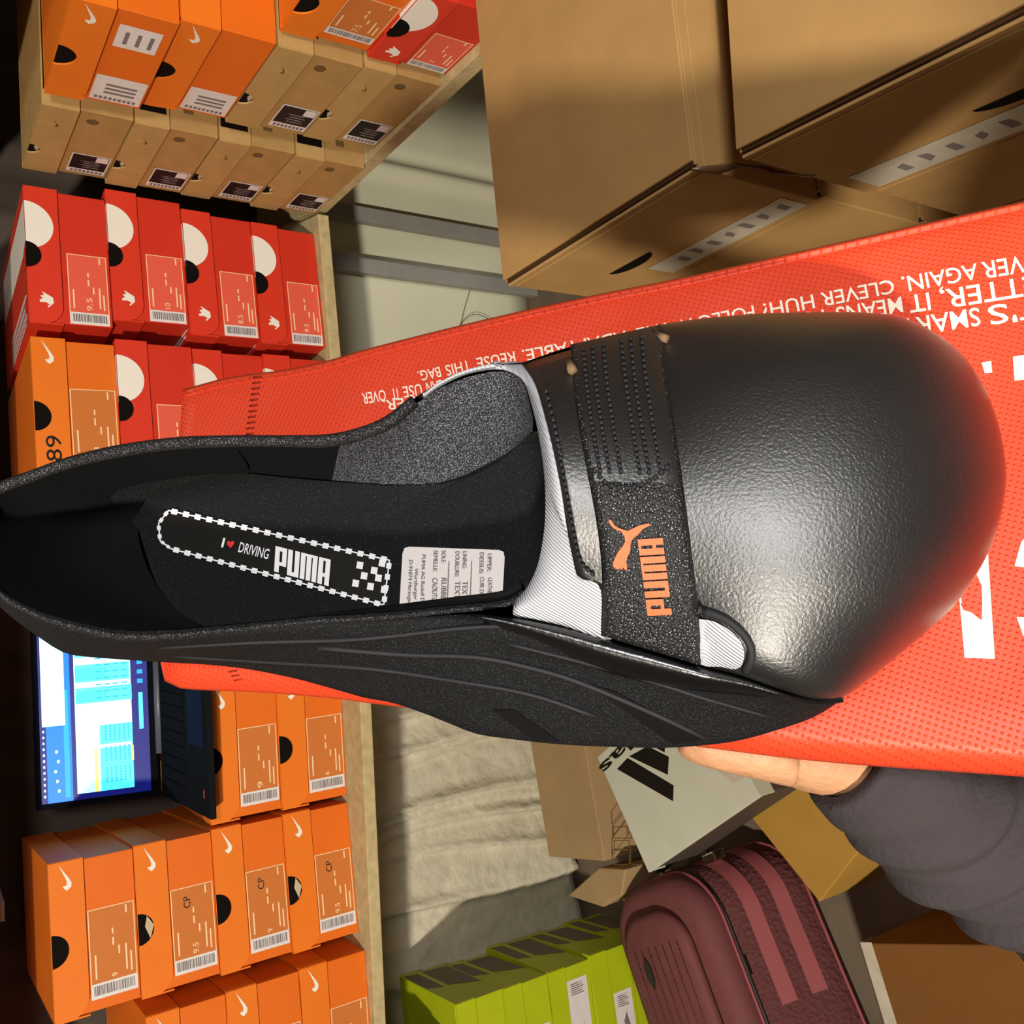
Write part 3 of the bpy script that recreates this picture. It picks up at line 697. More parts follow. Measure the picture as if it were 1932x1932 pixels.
# ---- bag: a flat tapering sack, far opening edge at x~345
bag = root('shopping_bag', 'red nonwoven shopping bag with white slogans lying under the black shoe', 'bag')
bagR = [(345,735),(430,712),(540,697),(620,680),(700,656),(900,606),(1100,561),(1300,521),(1500,476),(1700,431),(1932,379),(2150,332),(2700,212)]
bagL = [(303,1252),(312,1287),(350,1300),(500,1307),(640,1319),(690,1326),(900,1352),(1340,1412),(1580,1440),(1932,1466),(2150,1486),(2700,1536)]
NB = 72
rc = resample([(a, b, 0) for a, b in bagR], NB); lc = resample([(a, b, 0) for a, b in bagL], NB)
mb = MB(m_bag); rows = []
for a, b in zip(rc, lc):
    d = (b-a); L = d.length; d = d/L; row = []
    row += [SP(a.x, a.y, -.009)+V((0,-.006,-.004)), SP(a.x, a.y, -.006)]
    e = a+d*5; row.append(SP(e.x, e.y, -.0015))
    e = a+d*9; row.append(SP(e.x, e.y, -.0015))
    e = a+d*13; row.append(SP(e.x, e.y, -.0032))
    e = a+d*17; row.append(SP(e.x, e.y, -.0024))
    for k in range(1, 30):
        u = k/30; e = a.lerp(b, u); un = min(1, (1-u)*L/70)
        if (1-u)*L < 66: continue
        row.append(SP(e.x, e.y, -.002-.0016*math.sin(u*3.14)+.0008*math.sin(e.x*.021+u*4)*math.sin(u*9)))
    rows.append(row)
mn = min(len(r) for r in rows)
for r, a, b in zip(rows, rc, lc):
    d = (b-a).normalized(); keep = r[:mn]; r[:] = keep
    for back, n in ((58,-.0025),(44,-.0032),(30,-.005),(16,-.0085),(5,-.0125),(0,-.0165)):
        e = b-d*back; r.append(SP(e.x, e.y, n))
    last = r[-1]; r.append(last+V((0,.006,-.005))); r.append(last+V((0,.03,-.0065))); r.append(r[0]+V((0,-.015,-.0095)))
mb.grid(rows, True, True)
f = mb.bm
for rg in (rows[0], rows[-1]): mb.face(rg, True)
sack = mb.build('sack', bag, weld=.0002); bb = bvh_of([sack])
# far hem stitches and the piping along the right edge
st = MB(m_bagd)
for k in range(12):
    u = k/11; x, y = 478-16*u, 712+118*u; p, q = on(bb, x, y, .0003), on(bb, x+15, y-2, .0003); st.tube([p, q], .00035, 5)
st.build('hem_stitch', bag); st = MB(m_bagd)
for k in range(3): st.tube([on(bb, 432+5*k, 1268+8*k, .0003), on(bb, 446+5*k, 1266+8*k, .0003)], .0003, 5)
st.build('hem_stitch', bag)

def bagtext(mb, txt, x0, y0, x1, y1, h, bold=.008):
    d = V((x1-x0, y1-y0, 0)); n = V((-d.y, d.x, 0)).normalized()*(-h)      # letters stand on the bag upside down
    mb.text(txt, lambda a, b: on(bb, x0+d.x*a+n.x*b, y0+d.y*a+n.y*b, .0003), bold)
sl = MB(m_bagt)
for args in (('OVER',1965,476,1850,495,32),('AGAIN.',1842,497,1700,523,29),('CLEVER HUH?',1684,527,1436,574,26),('FOLLOW THE',1421,576,1200,620,24),('ADAPTABLE.',1180,624,984,661,22),('REUSE',970,663,898,676,21),('THIS',885,679,839,690,20),('BAG.',829,692,787,701,19),
             ('BETTER,',1988,514,1772,548,36),('IT',1752,552,1713,558,33),('MEANS YOU',1700,560,1480,596,29),('CAN',836,716,803,722,21),('USE',794,724,759,730,21),('IT',749,732,737,734,21),('OVER',726,735,682,742,21),
             ("IT'S",1990,558,1862,578,36),('SMARTER, IT',1846,580,1580,622,34),('CHEAPER.',860,738,722,756,19)):
    x0,y0,x1,y1,h = args[1:]; bagtext(sl, args[0], x0,y0,x1,y1,h)
sl.build('slogan', bag)
def bagpoly(P): bl = MB(m_bagt); bl.face([on(bb, x, y, .0003) for x, y in P]); bl.build('large_letter', bag)
bagpoly([(1800,1015),(1862,1013),(1877,1243),(1820,1241)])
bagpoly([(1911,673),(1936,669),(1942,716),(1914,718)]); bagpoly([(1852,684),(1870,681),(1872,703),(1858,704)])
bagpoly([(1946,1000),(1927,1022),(1914,1068),(1946,1072)]); bagpoly([(1918,1164),(1946,1165),(1946,1225),(1930,1198)])

# ---- shoe
shoe = root('shoe', 'black leather strap shoe with silver trim held on the red bag in front', 'shoe')
rimR = [(-45,985),(-30,940),(0,915),(60,893),(130,868),(220,846),(330,831),(440,827),(540,827),(620,825),(680,812),(730,791),(780,752),(830,721),(880,698),(940,686),(985,684)]
rimRn = [(-45,.064),(130,.062),(440,.054),(620,.050),(780,.052),(985,.056)]
rimL = [(-45,985),(-48,1030),(-38,1080),(0,1128),(44,1155),(106,1180),(215,1206),(310,1206),(420,1196),(500,1187),(600,1177),(716,1171),(855,1157),(950,1147),(985,1128)]
rimLn = [(-48,.064),(100,.062),(420,.054),(700,.047),(985,.044)]
botL = [(-45,1010),(-52,1050),(-30,1110),(5,1150),(35,1175),(70,1200),(110,1226),(150,1238),(300,1249),(390,1254),(470,1263),(560,1281),(640,1303),(690,1317),(740,1326),(800,1346),(855,1368),(900,1385),(960,1394),(1050,1404),(1150,1409),(1250,1411),(1330,1406),(1400,1396),(1480,1373),(1540,1351),(1592,1318)]
crease = [(-45,985),(-48,1030),(-38,1080),(0,1128),(44,1155),(106,1180),(215,1206),(310,1206),(420,1196),(500,1187),(600,1177),(716,1171),(855,1160),(960,1162),(1060,1180),(1137,1201),(1230,1228),(1322,1257),(1400,1277),(1480,1306),(1540,1321),(1590,1316)]
creaseN = [(-48,.064),(100,.062),(420,.054),(700,.047),(855,.044),(960,.042),(1137,.040),(1322,.037),(1480,.030),(1590,.017)]
# left side wall, heel to forefoot: crease -> lower silhouette, then round under
NS = 80
cr = resample([(a, b, 0) for a, b in crease], NS); bo = resample([(a, b, 0) for a, b in botL], NS)
mb = MB(m_sue); rows = []
for i, (a, b) in enumerate(zip(cr, bo)):
    na = interp(creaseN, a.x); nb = .010 if a.x > 300 else .018; row = []
    for k in range(15):
        v = k/14; e = a.lerp(b, v); roll = math.sin(min(1, v*3.2)*math.pi)*.004*max(0, min(1, (a.x-800)/200)) 
        n = na-(na-nb)*(v**1.35)+roll; p = SP(e.x, e.y, n)
        row.append(p)
    q = row[-1]; row += [q+V((0,.003,-.005)), V((q.x, q.y+.008, .001))]
    rows.append(row)
mb.grid(rows); wall = mb.build('side_wall', shoe, solid=.0012, toward=CL)
# outer right wall below the rim (faces away)
mb = MB(m_sue); rr = resample([(a, b, interp(rimRn, a)*1000) for a, b in rimR+[(1070,656),(1245,613),(1300,606)]], 50); rows = []
for p in rr:
    q = SP(p.x, p.y, interp(rimRn+[(1300,.030)], p.x)); rows.append([q, V((q.x, q.y+.004, q.z*.8)), V((q.x, q.y+.006, q.z*.5)), V((q.x, q.y+.005, .012)), V((q.x, q.y-.002, .001))])
mb.grid(rows); mb.build('outer_wall', shoe)
# foxing roll: glossy rubber along the crease from the throat to the toe
rollA = [p for p in cr if p.x > 890]; rollB = [b for p, b in zip(cr, bo) if p.x > 890]
mb = MB(m_roll); rows = []
for i, (a, b) in enumerate(zip(rollA, rollB)):
    t_ = i/(len(rollA)-1); wd = .34*math.sin(min(1, .12+t_*1.9)*math.pi/2)*(1-t_**4*.5); na = interp(creaseN, a.x); row = []
    for k in range(9):
        v = k/8; e = a.lerp(b, v*wd); row.append(SP(e.x, e.y, na-(na-.010)*((v*wd)**1.35)+.0012+.0062*math.sin(math.pi*(.12+.88*v))*(1-.5*t_)))
    rows.append(row)
mb.grid(rows); mb.build('foxing_roll', shoe, solid=.0008, toward=CL)
wallb = bvh_of([wall])
# raised seam lines on the side
sm = MB(m_stit)
for P, rr_ in (([(300,1222),(480,1212),(640,1208),(740,1200),(860,1186),(960,1180)], .0006), ([(330,1238),(520,1250),(700,1262),(860,1285),(1000,1310),(1120,1350)], .0006), ([(600,1222),(760,1235),(900,1240),(1010,1262),(1100,1290),(1230,1345),(1330,1392)], .0007), ([(960,1215),(1100,1250),(1220,1283),(1330,1318),(1450,1352)], .0005)):
    sm.tube([on(wallb, p.x, p.y, .0004) for p in resample([(a, b, 0) for a, b in P], 24)], rr_, 6)
sm.build('side_seam', shoe)
bs = MB(mat('side_stripe_gloss', (13,13,15), .35, .5))
for P in ([(930,1340),(970,1340),(1055,1399),(1010,1400)], [(1105,1290),(1160,1305),(1330,1396),(1270,1405)]):
    a, b, c, d = P; bs.grid([[on(wallb, a[0]+(b[0]-a[0])*u+((d[0]-a[0])+((c[0]-b[0])-(d[0]-a[0]))*u)*w, a[1]+(b[1]-a[1])*u+((d[1]-a[1])+((c[1]-b[1])-(d[1]-a[1]))*u)*w, .0006) for u in (0,.5,1)] for w in [k/10 for k in range(11)]])
bs.build('side_stripe', shoe)

# height field of the forefoot, between the right silhouette and the left crease
yR = [(860,705),(950,685),(1070,655),(1245,612),(1340,601),(1440,592),(1540,590)]
yL = [(900,1158),(960,1162),(1060,1180),(1137,1201),(1230,1228),(1322,1257),(1400,1277)]
nRt = [(860,.052),(950,.052),(1100,.044),(1250,.034),(1340,.030)]
nTt = [(900,.068),(1030,.069),(1150,.066),(1300,.061),(1400,.058)]
def hv(x, y):
    q = (y-interp(yR, x))/(interp(yL, x)-interp(yR, x)); q = min(1, max(0, q))
    nR, nL, nT = interp(nRt, x), interp(creaseN, x)+.002, interp(nTt, x)
    base = nR+(nL-nR)*q
    return base+(nT-(nR+nL)/2)*math.sin(math.pi*q**.86)**.85
# vamp: from the line under the strap round the toe
Aq = resample([(1240,616,0),(1250,700,0),(1262,800,0),(1280,920,0),(1297,1050,0),(1310,1160,0),(1315,1252,0)], 41)
Bq = resample([(1242,613,0),(1300,604,0),(1340,599,0),(1440,591,0),(1540,589,0),(1640,590,0),(1700,598,0),(1760,625,0),(1812,665,0),(1852,720,0),(1881,790,0),(1896,860,0),(1898,920,0),(1881,1000,0),(1856,1060,0),(1811,1130,0),(1760,1182,0),(1700,1232,0),(1640,1281,0),(1590,1316,0),(1540,1321,0),(1480,1306,0),(1400,1277,0),(1322,1257,0)], 121)
def lerpl(pl, u): f_ = u*(len(pl)-1); i = min(len(pl)-2, int(f_)); return pl[i].lerp(pl[i+1], f_-i)
mb = MB(m_lea); rows = []; edge = []
NQ, NR = 96, 30
for i in range(NQ+1):
    q = i/NQ; qb = q; b = lerpl(Bq, qb)
    # where on the strap line this ray starts: spread evenly
    a = lerpl(Aq, q); nA = hv(a.x, a.y)
    ne = interp([(0,.032),(.25,.026),(.5,.020),(.72,.016),(.84,.020),(.93,.031),(1,.037)], q)
    row = []
    for k in range(NR+1):
        r_ = k/NR; rp = 1-(1-r_)**1.5; e = a.lerp(b, rp)
        s_n = (1-rp**2.8)**.56
        side = math.sin(math.pi*q)
        n = ne+(max(nA, ne)-ne)*s_n
        row.append(SP(e.x, e.y, n))
    c = row[-1]; out = V((c.x-.02, c.y*.92, 0)); inn = (V((.02, 0, c.z))-c); inn.z = 0; inn.normalize()
    row += [c+inn*.0006+V((0,0,-.004)), c+inn*.003+V((0,0,-max(.006, c.z*.7))), V((c.x, c.y, .001))+inn*.008]
    rows.append(row)
mb.grid(rows); vamp = mb.build('vamp', shoe, weld=.00005)
# throat leather under the strap
inC = [(985,686),(1008,720),(1024,770),(1042,840),(1058,920),(1070,1000),(1082,1060),(1092,1090),(1132,1108),(1134,1199)]
Tq = resample([(a, b, 0) for a, b in inC], 40); A2 = resample([(1246,612,0),(1258,700,0),(1270,800,0),(1288,920,0),(1305,1050,0),(1318,1160,0),(1323,1256,0)], 40)
mb = MB(m_lea); rows = []
for a, b in zip(Tq, A2): rows.append([SP((a.lerp(b, k/12)).x, a.lerp(b, k/12).y, hv(a.lerp(b, k/12).x, a.lerp(b, k/12).y)+.0024) for k in range(13)])
mb.grid(rows); thr = mb.build('throat', shoe, solid=.0008, toward=CL)
# silver trim round the throat and its patch beside the strap
inS = resample([(800,752,0),(835,728,0),(880,707,0),(935,697,0),(968,702,0),(990,725,0),(1003,765,0),(1016,820,0),(1027,900,0),(1028,985,0),(1016,1060,0),(996,1105,0),(968,1138,0)], 60)
outS = resample([(800,742,0),(832,719,0),(880,697,0),(940,685,0),(986,684,0),(1012,722,0),(1030,772,0),(1048,842,0),(1066,925,0),(1080,1005,0),(1094,1065,0),(1150,1110,0),(1155,1207,0),(1060,1182,0),(968,1164,0)], 60)
mb = MB(m_silv); rows = []
for i, (a, b) in enumerate(zip(inS, outS)):
    row = []
    for k in range(9):
        u = k/8; e = a.lerp(b, u); h_ = hv(max(e.x, 900), e.y) if e.x > 940 else interp(rimRn, e.x)+.001
        row.append(SP(e.x, e.y, h_+.0012-.006*(1-u)**4))
    rows.append([SP(a.x, a.y, (hv(max(a.x, 900), a.y) if a.x > 940 else interp(rimRn, a.x))-.010)]+row)
mb.grid(rows); silv = mb.build('silver_trim', shoe, solid=.0008, toward=CL)
vb = bvh_of([vamp, thr, silv])
mb = MB(m_silv); cx, cy = 1352, 1213
ring = resample([(1318,1168,0),(1345,1172,0),(1375,1188,0),(1398,1212,0),(1404,1240,0),(1392,1262,0),(1360,1258,0),(1318,1248,0),(1318,1168,0)], 33)
mb.grid([[on(vb, cx+(p.x-cx)*s_, cy+(p.y-cy)*s_, .0007) for p in ring] for s_ in (.02,.3,.6,.85,1)]); mb.build('silver_patch', shoe)
sm = MB(m_stit)
ed = resample([(1316,1150,0),(1350,1160,0),(1385,1180,0),(1412,1210,0),(1418,1240,0),(1406,1268,0)], 26)
sm.tube([on(vb, p.x, p.y, .0006) for p in ed], .0011, 6)
sm.build('patch_edge', shoe)
# collar lining: right inner wall and left inner wall down to the insole, and a padded rim
insR = [(-10,1040),(120,1015),(250,985),(278,940),(305,912),(345,897),(420,890),(560,903),(690,914),(760,918),(850,910),(950,864),(1005,815)]
rimR2 = [(-30,965),(0,928),(60,905),(130,880),(220,859),(330,843),(440,838),(540,838),(620,838),(690,822),(740,800),(785,762),(830,733),(880,712),(935,701),(968,706),(990,728),(1006,790)]
a_ = resample([(x, y, 0) for x, y in rimR2 if x >= 330], 60); b_ = resample([(x, y, 0) for x, y in insR if x >= 345], 60)
mb = MB(m_lin); mb.mats.append(m_ins); rows = []
for p, q in zip(a_, b_):
    row = []
    for k in range(9):
        u = k/8; e = p.lerp(q, u); n0 = interp(rimRn, p.x)-.002; row.append(SP(e.x, e.y, n0-(n0-.020)*u**1.1))
    rows.append(row)
mb.grid(rows); lin_ = mb.build('lining', shoe)
for p in lin_.data.polygons:      # dark heel lining, heathered textile from the middle on
    if p.index//8 < 24: p.material_index = 1
rimL2 = [(-30,1000),(-38,1040),(-26,1078),(8,1115),(50,1140),(110,1163),(215,1186),(310,1188),(420,1179),(500,1171),(600,1162),(716,1155),(855,1141),(950,1131),(985,1112)]
a_ = resample([(x, y, 0) for x, y in rimL2 if x >= 310], 60)
mb = MB(m_ins); rows = []
for p in a_:
    q = SP(p.x, p.y, interp(rimLn, p.x)-.001); rows.append([q, V((q.x, q.y+.002, .045)), V((q.x, q.y, .030)), V((q.x, q.y+.004, .015))])
mb.grid(rows); mb.build('lining', shoe)
mb = MB(m_rim)
def band(o, i, nt):
    A_ = resample([(x, y, 0) for x, y in o], 70); B_ = resample([(x, y, 0) for x, y in i], 70); rows = []
    for p, q in zip(A_, B_):
        n = interp(nt, p.x); rows.append([SP(p.lerp(q, k/8).x, p.lerp(q, k/8).y, n+.003*math.sin(math.pi*k/8)-.0025*(k/8)) for k in range(9)])
    mb.grid(rows)
band([p for p in rimR if p[0] < 800], [p for p in rimR2 if p[0] < 800], rimRn); band(rimL, rimL2, rimLn)
mb.build('collar', shoe, solid=.001, toward=CL)
# insole plate with its heel cup
out = insR+[(1060,820),(1120,900),(1130,1000),(1120,1100),(1050,1165),(950,1180),(855,1185),(716,1195),(600,1200),(500,1205),(420,1195),(345,1160),(300,1110),(280,1060),(262,1000),(240,990),(100,1040)]
mb = MB(m_insole); ring = resample([(x, y, 0) for x, y in out[2:-2]], 80); cx, cy = 620, 1030
mb.grid([[SP(cx+(p.x-cx)*s_, cy+(p.y-cy)*s_, .0205+.0015*s_**4) for p in ring] for s_ in (.01,.25,.5,.75,.95,1.0)], True, True); ins = mb.build('insole', shoe)
# heel cup: one bowl from the collar down to the insole edge
cupR = resample([(440,838,.052),(330,843,.056),(220,859,.060),(130,880,.060),(60,905,.061),(0,928,.062),(-28,965,.062),(-36,1010,.062),(-38,1045,.062),(-24,1080,.062),(8,1115,.062),(50,1140,.061),(110,1163,.060),(215,1186,.057),(310,1188,.055),(440,1177,.052)], 60)
cupI = resample([(440,889,.019),(390,890,.019),(345,896,.019),(305,912,.019),(278,934,.019),(264,965,.019),(260,1000,.019),(266,1035,.019),(280,1075,.019),(300,1112,.019),(330,1148,.019),(370,1176,.019),(410,1192,.019),(440,1198,.019)], 60)
mb = MB(m_ins); rows = []
for i in range(60):
    p, q = cupR[i], cupI[i]; A3, B3 = SP(p.x, p.y, p.z), SP(q.x, q.y, q.z); rows.append([A3.lerp(B3, k/14)-V((.006*math.sin(math.pi*k/14)*math.sin(math.pi*i/59), 0, .010*math.sin(math.pi*k/14))) for k in range(15)])
mb.grid(rows); mb.build('heel_cup', shoe)
# outsole
mb = MB(m_rub); rows = []
ol = [rows_ for rows_ in []]
P = [SP(p.x, p.y, .004) for p in bo[4:]]+[SP(p.x, p.y, .004) for p in [lerpl(Bq, .83-.83*k/40) for k in range(41)]]+[SP(x, y+40, .004) for x, y in rimR[::-1][:-2]]
cx = sum(p.x for p in P)/len(P); cy = sum(p.y for p in P)/len(P)
mb.face([(cx+(p.x-cx)*.93, cy+(p.y-cy)*.86, .0035) for p in P]); mb.face([(cx+(p.x-cx)*.92, cy+(p.y-cy)*.84, .0002) for p in P[::-1]])
mb.build('outsole', shoe)

# strap with stitched rows, logo and lettering
sA = resample([(1076,650,0),(1082,720,0),(1090,790,0),(1108,890,0),(1126,990,0),(1136,1090,0),(1135,1198,0)], 40)
sB = resample([(1246,612,0),(1256,700,0),(1268,780,0),(1287,900,0),(1305,1040,0),(1318,1160,0),(1322,1256,0)], 40)
def strap_pt(u, v, off):   # u along the strap, v across
    e = lerpl(sA, u).lerp(lerpl(sB, u), v); edge = min(1, min(v, 1-v)*12)
    return SP(e.x, e.y, hv(e.x, e.y)+.0030+.0022*edge**.5+off)
mb = MB(m_strap); mb.grid([[strap_pt(u/60, v/24, 0) for v in range(25)] for u in range(61)]); stp = mb.build('strap', shoe, solid=.0016, toward=CL)
sb = bvh_of([stp])
fl_ = MB(m_lea); fl_.grid([[strap_pt(u/20*.47, .06+.90*v/10, .0004) for v in range(11)] for u in range(21)]); fl_.build('strap_patch', stp, toward=CL)
ss = MB(m_stit)
def stitch(P, n, r=.00055, off=.0008, bv=None):
    Q = resample([(x, y, 0) for x, y in P], n*2)
    for k in range(0, n*2-1, 2):
        a, b = on(bv or sb, Q[k].x, Q[k].y, off), on(bv or sb, Q[k+1].x, Q[k+1].y, off); ss.tube([a, a.lerp(b, .5)+V((0,0,.0003)), b], r, 5)
for v in (.14,.24,.36,.56,.66,.78):
    P = [(lerpl(sA, u).lerp(lerpl(sB, u), v)) for u in (.02,.15,.3,.44)]; stitch([(p.x, p.y) for p in P], 24)
stitch([(1120,885),(1150,915),(1190,920),(1230,905),(1262,880)], 12)
stitch([(1098,930),(1112,1000),(1118,1060),(1118,1085)], 12)
ss.build('strap_stitching', stp); ss = MB(m_stit)
stitch([(1044,790),(1064,900),(1082,1000),(1096,1060),(1120,1085)], 26, bv=vb)
stitch([(1030,735),(1046,800),(1060,860)], 10, bv=vb)
ss.build('throat_stitching', shoe)
for e in ([(1074,686),(1080,700)], [(1243,634),(1258,640)]):
    k = MB(mat('strap_cut_edge',(112,86,62),.8)); k.tube([on(vb, e[0][0], e[0][1], .002), on(vb, e[1][0], e[1][1], .003)], .0013, 6); k.build('strap_keeper', stp)
cat_ = [(798,1385),(815,1388),(835,1420),(860,1436),(885,1446),(915,1455),(950,1438),(990,1420),(1045,1408),(1050,1422),(1010,1442),(985,1470),(958,1495),(940,1512),(932,1540),(930,1580),(914,1612),(905,1640),(912,1672),(910,1692),(898,1692),(888,1674),(880,1692),(866,1682),(852,1690),(828,1672),(826,1650),(838,1618),(858,1580),(884,1550),(900,1520),(897,1492),(875,1458),(830,1440),(806,1412)]
lg = MB(m_ologo); lg.face([on(sb, 900+x/3.22, 550+y/3.22, .0006) for x, y in cat_])
def letters(mb, fn):
    """PUMA in heavy condensed blocks; fn(x, y): x runs along the word 0..4.3, y up 0..1"""
    def rc_(x0, y0, x1, y1): mb.face([fn(x0,y0), fn(x1,y0), fn(x1,y1), fn(x0,y1)])
    for (x0, y0, x1, y1) in ((0,0,.36,1),(.36,.84,.9,1),(.56,.28,.9,.84),(.36,.28,.56,.42),
        (1.0,0,1.36,1),(1.54,0,1.9,1),(1.36,0,1.54,.16), (2.0,0,2.36,.9),(2.46,0,2.82,.9),(2.92,0,3.28,.9),(2.0,.9,3.28,1),
        (3.38,0,3.74,.9),(3.92,0,4.28,.9),(3.38,.9,4.28,1),(3.74,.3,3.92,.44)): rc_(x0, y0, x1, y1)
# word corners measured on the strap: P at the lower end, letter tops towards the opening
def wfn(c0, c1, c2, c3):
    return lambda x, y: (lambda u: ((c0[0]+(c1[0]-c0[0])*u)*(1-y)+(c3[0]+(c2[0]-c3[0])*u)*y, (c0[1]+(c1[1]-c0[1])*u)*(1-y)+(c3[1]+(c2[1]-c3[1])*u)*y))(x/4.28)
w_ = wfn((1268,1160),(1250,1015),(1203,1018),(1222,1162))
letters(lg, lambda x, y: on(sb, *w_(x, y), .0006)); lg.build('strap_logo', stp)

# insole tape, lettering, size sticker
ib = bvh_of([ins])
def decal(m_, polys, name, parent, off):
    d = MB(m_)
    for P in polys: d.face([on(ib, x, y, off) for x, y in P])
    return d.build(name, parent)
tpx = [(300,990),(303,972),(318,962),(735,1056),(722,1141),(318,1034),(303,1022)]
tg_ = MB(m_tapeb); tg_.grid([[on(ib, 300+k*5.5-(5-abs(j-5))*0-(2 if 0<j<10 else -8)*(1 if k == 0 else 0)+(735-300-77*5.5)*k/77+(-11*(j/10))*(k/77), (963+k*1.208)+(72+k*.16)*j/10, .0006) for j in range(11)] for k in range(78)])
tape = tg_.build('heel_tape', shoe)
zz = MB(m_inkw)
def zig(a, b, n):
    for k in range(n):
        u = (k+.5)/n; x, y = a[0]+(b[0]-a[0])*u, a[1]+(b[1]-a[1])*u
        d = V((b[0]-a[0], b[1]-a[1], 0)).normalized()*(math.hypot(b[0]-a[0], b[1]-a[1])/n*.25); nx, ny = -d.y, d.x
        zz.face([on(ib, x+d.x+nx*.9, y+d.y+ny*.9, .0011), on(ib, x-d.x+nx*.9, y-d.y+ny*.9, .0011), on(ib, x-d.x-nx*.9, y-d.y-ny*.9, .0011), on(ib, x+d.x-nx*.9, y+d.y-ny*.9, .0011)])
    nl = V((-(b[1]-a[1]), b[0]-a[0], 0)).normalized()*1.3
    zz.face([on(ib, a[0]-nl.x, a[1]-nl.y, .001), on(ib, b[0]-nl.x, b[1]-nl.y, .001), on(ib, b[0]+nl.x, b[1]+nl.y, .001), on(ib, a[0]+nl.x, a[1]+nl.y, .001)])
zig((318,963),(735,1057),19); zig((322,1035),(722,1141),19); zig((735,1057),(724,1141),4); zig((318,963),(299,988),2); zig((299,988),(302,1020),2); zig((302,1020),(322,1035),2)
zz.build('tape_stitching', tape)
w2 = wfn((517,1078),(620,1106),(624,1056),(520,1030))
k = MB(m_inkw); letters(k, lambda x, y: on(ib, *w2(x, y), .0013))
def itext(mb, txt, x0, y0, x1, y1, h, bold=0., bv=None, off=.0013, slant=0):
    d = V((x1-x0, y1-y0, 0)); n = V((d.y, -d.x, 0)).normalized()*h
    mb.text(txt, lambda a, b: on(bv or ib, x0+d.x*a+n.x*b, y0+d.y*a+n.y*b, off), bold)
itext(k, 'I', 417,1032,421,1033,18,.01); itext(k, 'DRIVING', 449,1041,505,1055,19,.008)
for (x, y) in ((680,1066),(707,1076),(688,1086),(715,1090),(672,1100),(700,1106),(722,1062),(726,1112)):
    k.face([on(ib, x-6, y-7, .0012), on(ib, x+6, y-5, .0012), on(ib, x+4, y+8, .0012), on(ib, x-8, y+6, .0012)])
k.build('tape_print', tape)
hh = MB(m_redh); hh.face([on(ib, 435+x*7.5, 1027-y*7.5, .0013) for x, y in [(0,-1),(.85,.05),(.95,.55),(.6,.85),(.2,.75),(0,.45),(-.2,.75),(-.6,.85),(-.95,.55),(-.85,.05)]]); hh.build('tape_heart', tape)
sg_ = MB(m_stk); sg_.grid([[on(ib, 760+193*k/16-8*j/10+(3 if k == 0 and j == 0 else 0)-(3 if k == 16 and j == 0 else 0), 1031+7*k/16+140*j/10+(3 if k in (0,16) and j == 0 else 0), .0008) for j in range(11)] for k in range(17)])
stk = sg_.build('size_sticker', shoe)
k = MB(m_grey)
def st_line(txt, x, y0, y1, h):   # lines run down the picture, letter tops to the right
    k.text(txt, lambda a, b: on(ib, x+h*b-(y0+(y1-y0)*a-1040)*.03, y0+(y1-y0)*a, .0016), 0)
for txt, x, y0, y1, h in (('UPPER:',920,1044,1078,8),('LEATHER-COW',922,1090,1150,8),('DESSUS:',905,1042,1082,8),('CUIR DE VACHE',907,1088,1155,8),('LINING:',873,1040,1072,8),('TEXTILE',874,1096,1145,10),('DOUBLURE:',859,1040,1088,8),('TEXTILE',860,1096,1145,10),('SOLE:',833,1038,1062,8),('RUBBER',834,1090,1140,10),('SEMELLE:',818,1038,1078,8),('CAOUTCHOUC',817,1090,1165,10),('PUMA AG Rudolf Dassler',796,1046,1160,7),('Wurzburger Str. 13',783,1072,1165,7),('D-91074 Herzogenaurach',772,1056,1170,7)):
    st_line(txt, x, y0, y1, h)
for x in (890, 847):
    k.face([on(ib, x-1, 1058, .0016), on(ib, x+.5, 1058, .0016), on(ib, x-4, 1160, .0016), on(ib, x-5.5, 1160, .0016)])
k.build('sticker_print', stk)

# ------------------------------------------------------------------ the hand below the bag and its sleeve
m_skin = mat('skin', (190,140,104), .5, .35, var=.10, vscale=90, bump='noise', bscale=240, bstr=.6, bdist=.0015)
m_slv = mat('charcoal_jersey', (58,52,54), .9, .2, var=.12, vscale=60, bump='noise', bscale=420, bstr=.6, bdist=.001)
def skin(name, verts, edges, rad, mt, parent=None, sub=2, rootv=0):
    me = bpy.data.meshes.new(name); me.from_pydata([tuple(v) for v in verts], edges, []); me.materials.append(mt)
    o = bpy.data.objects.new(name, me); COL.objects.link(o)
    if parent: o.parent = parent
    k = o.modifiers.new('skin', 'SKIN'); k.use_smooth_shade = True
    if not me.skin_vertices: 
        pass
    for i, r_ in enumerate(rad):
        d = me.skin_vertices[0].data[i]; d.radius = (r_, r_) if not isinstance(r_, tuple) else r_; d.use_root = (i == rootv)
    k = o.modifiers.new('sub', 'SUBSURF'); k.levels = k.render_levels = sub
    return o
HV, HE, HR = [], [], []
def chain(pts, start=None):
    prev = start
    for (x, y, n, r_) in pts:
        HV.append(SP(x, y, n)); HR.append(r_); i = len(HV)-1
        if prev is not None: HE.append((prev, i))
        prev = i
    return prev
w0 = chain([(1650,1410,-.052,.015)])
el = chain([(1820,1520,-.080,.018),(2080,1640,-.11,.024),(2300,1740,-.14,.03)], w0)
ELB = HV[-1].copy(); FI = FR.inverted()
def wchain(pts, start):
    prev = start; k = []
    for (p, r_) in pts:
        HV.append(FI @ V(p)); HR.append(r_); i = len(HV)-1; HE.append((prev, i)); prev = i; k.append(i)
    return k
i_el = len(HV)-1
kk = wchain([((-.27,-.16,1.12),.035),((-.22,-.34,1.36),.045),((-.03,-.37,1.40),.06)], i_el)
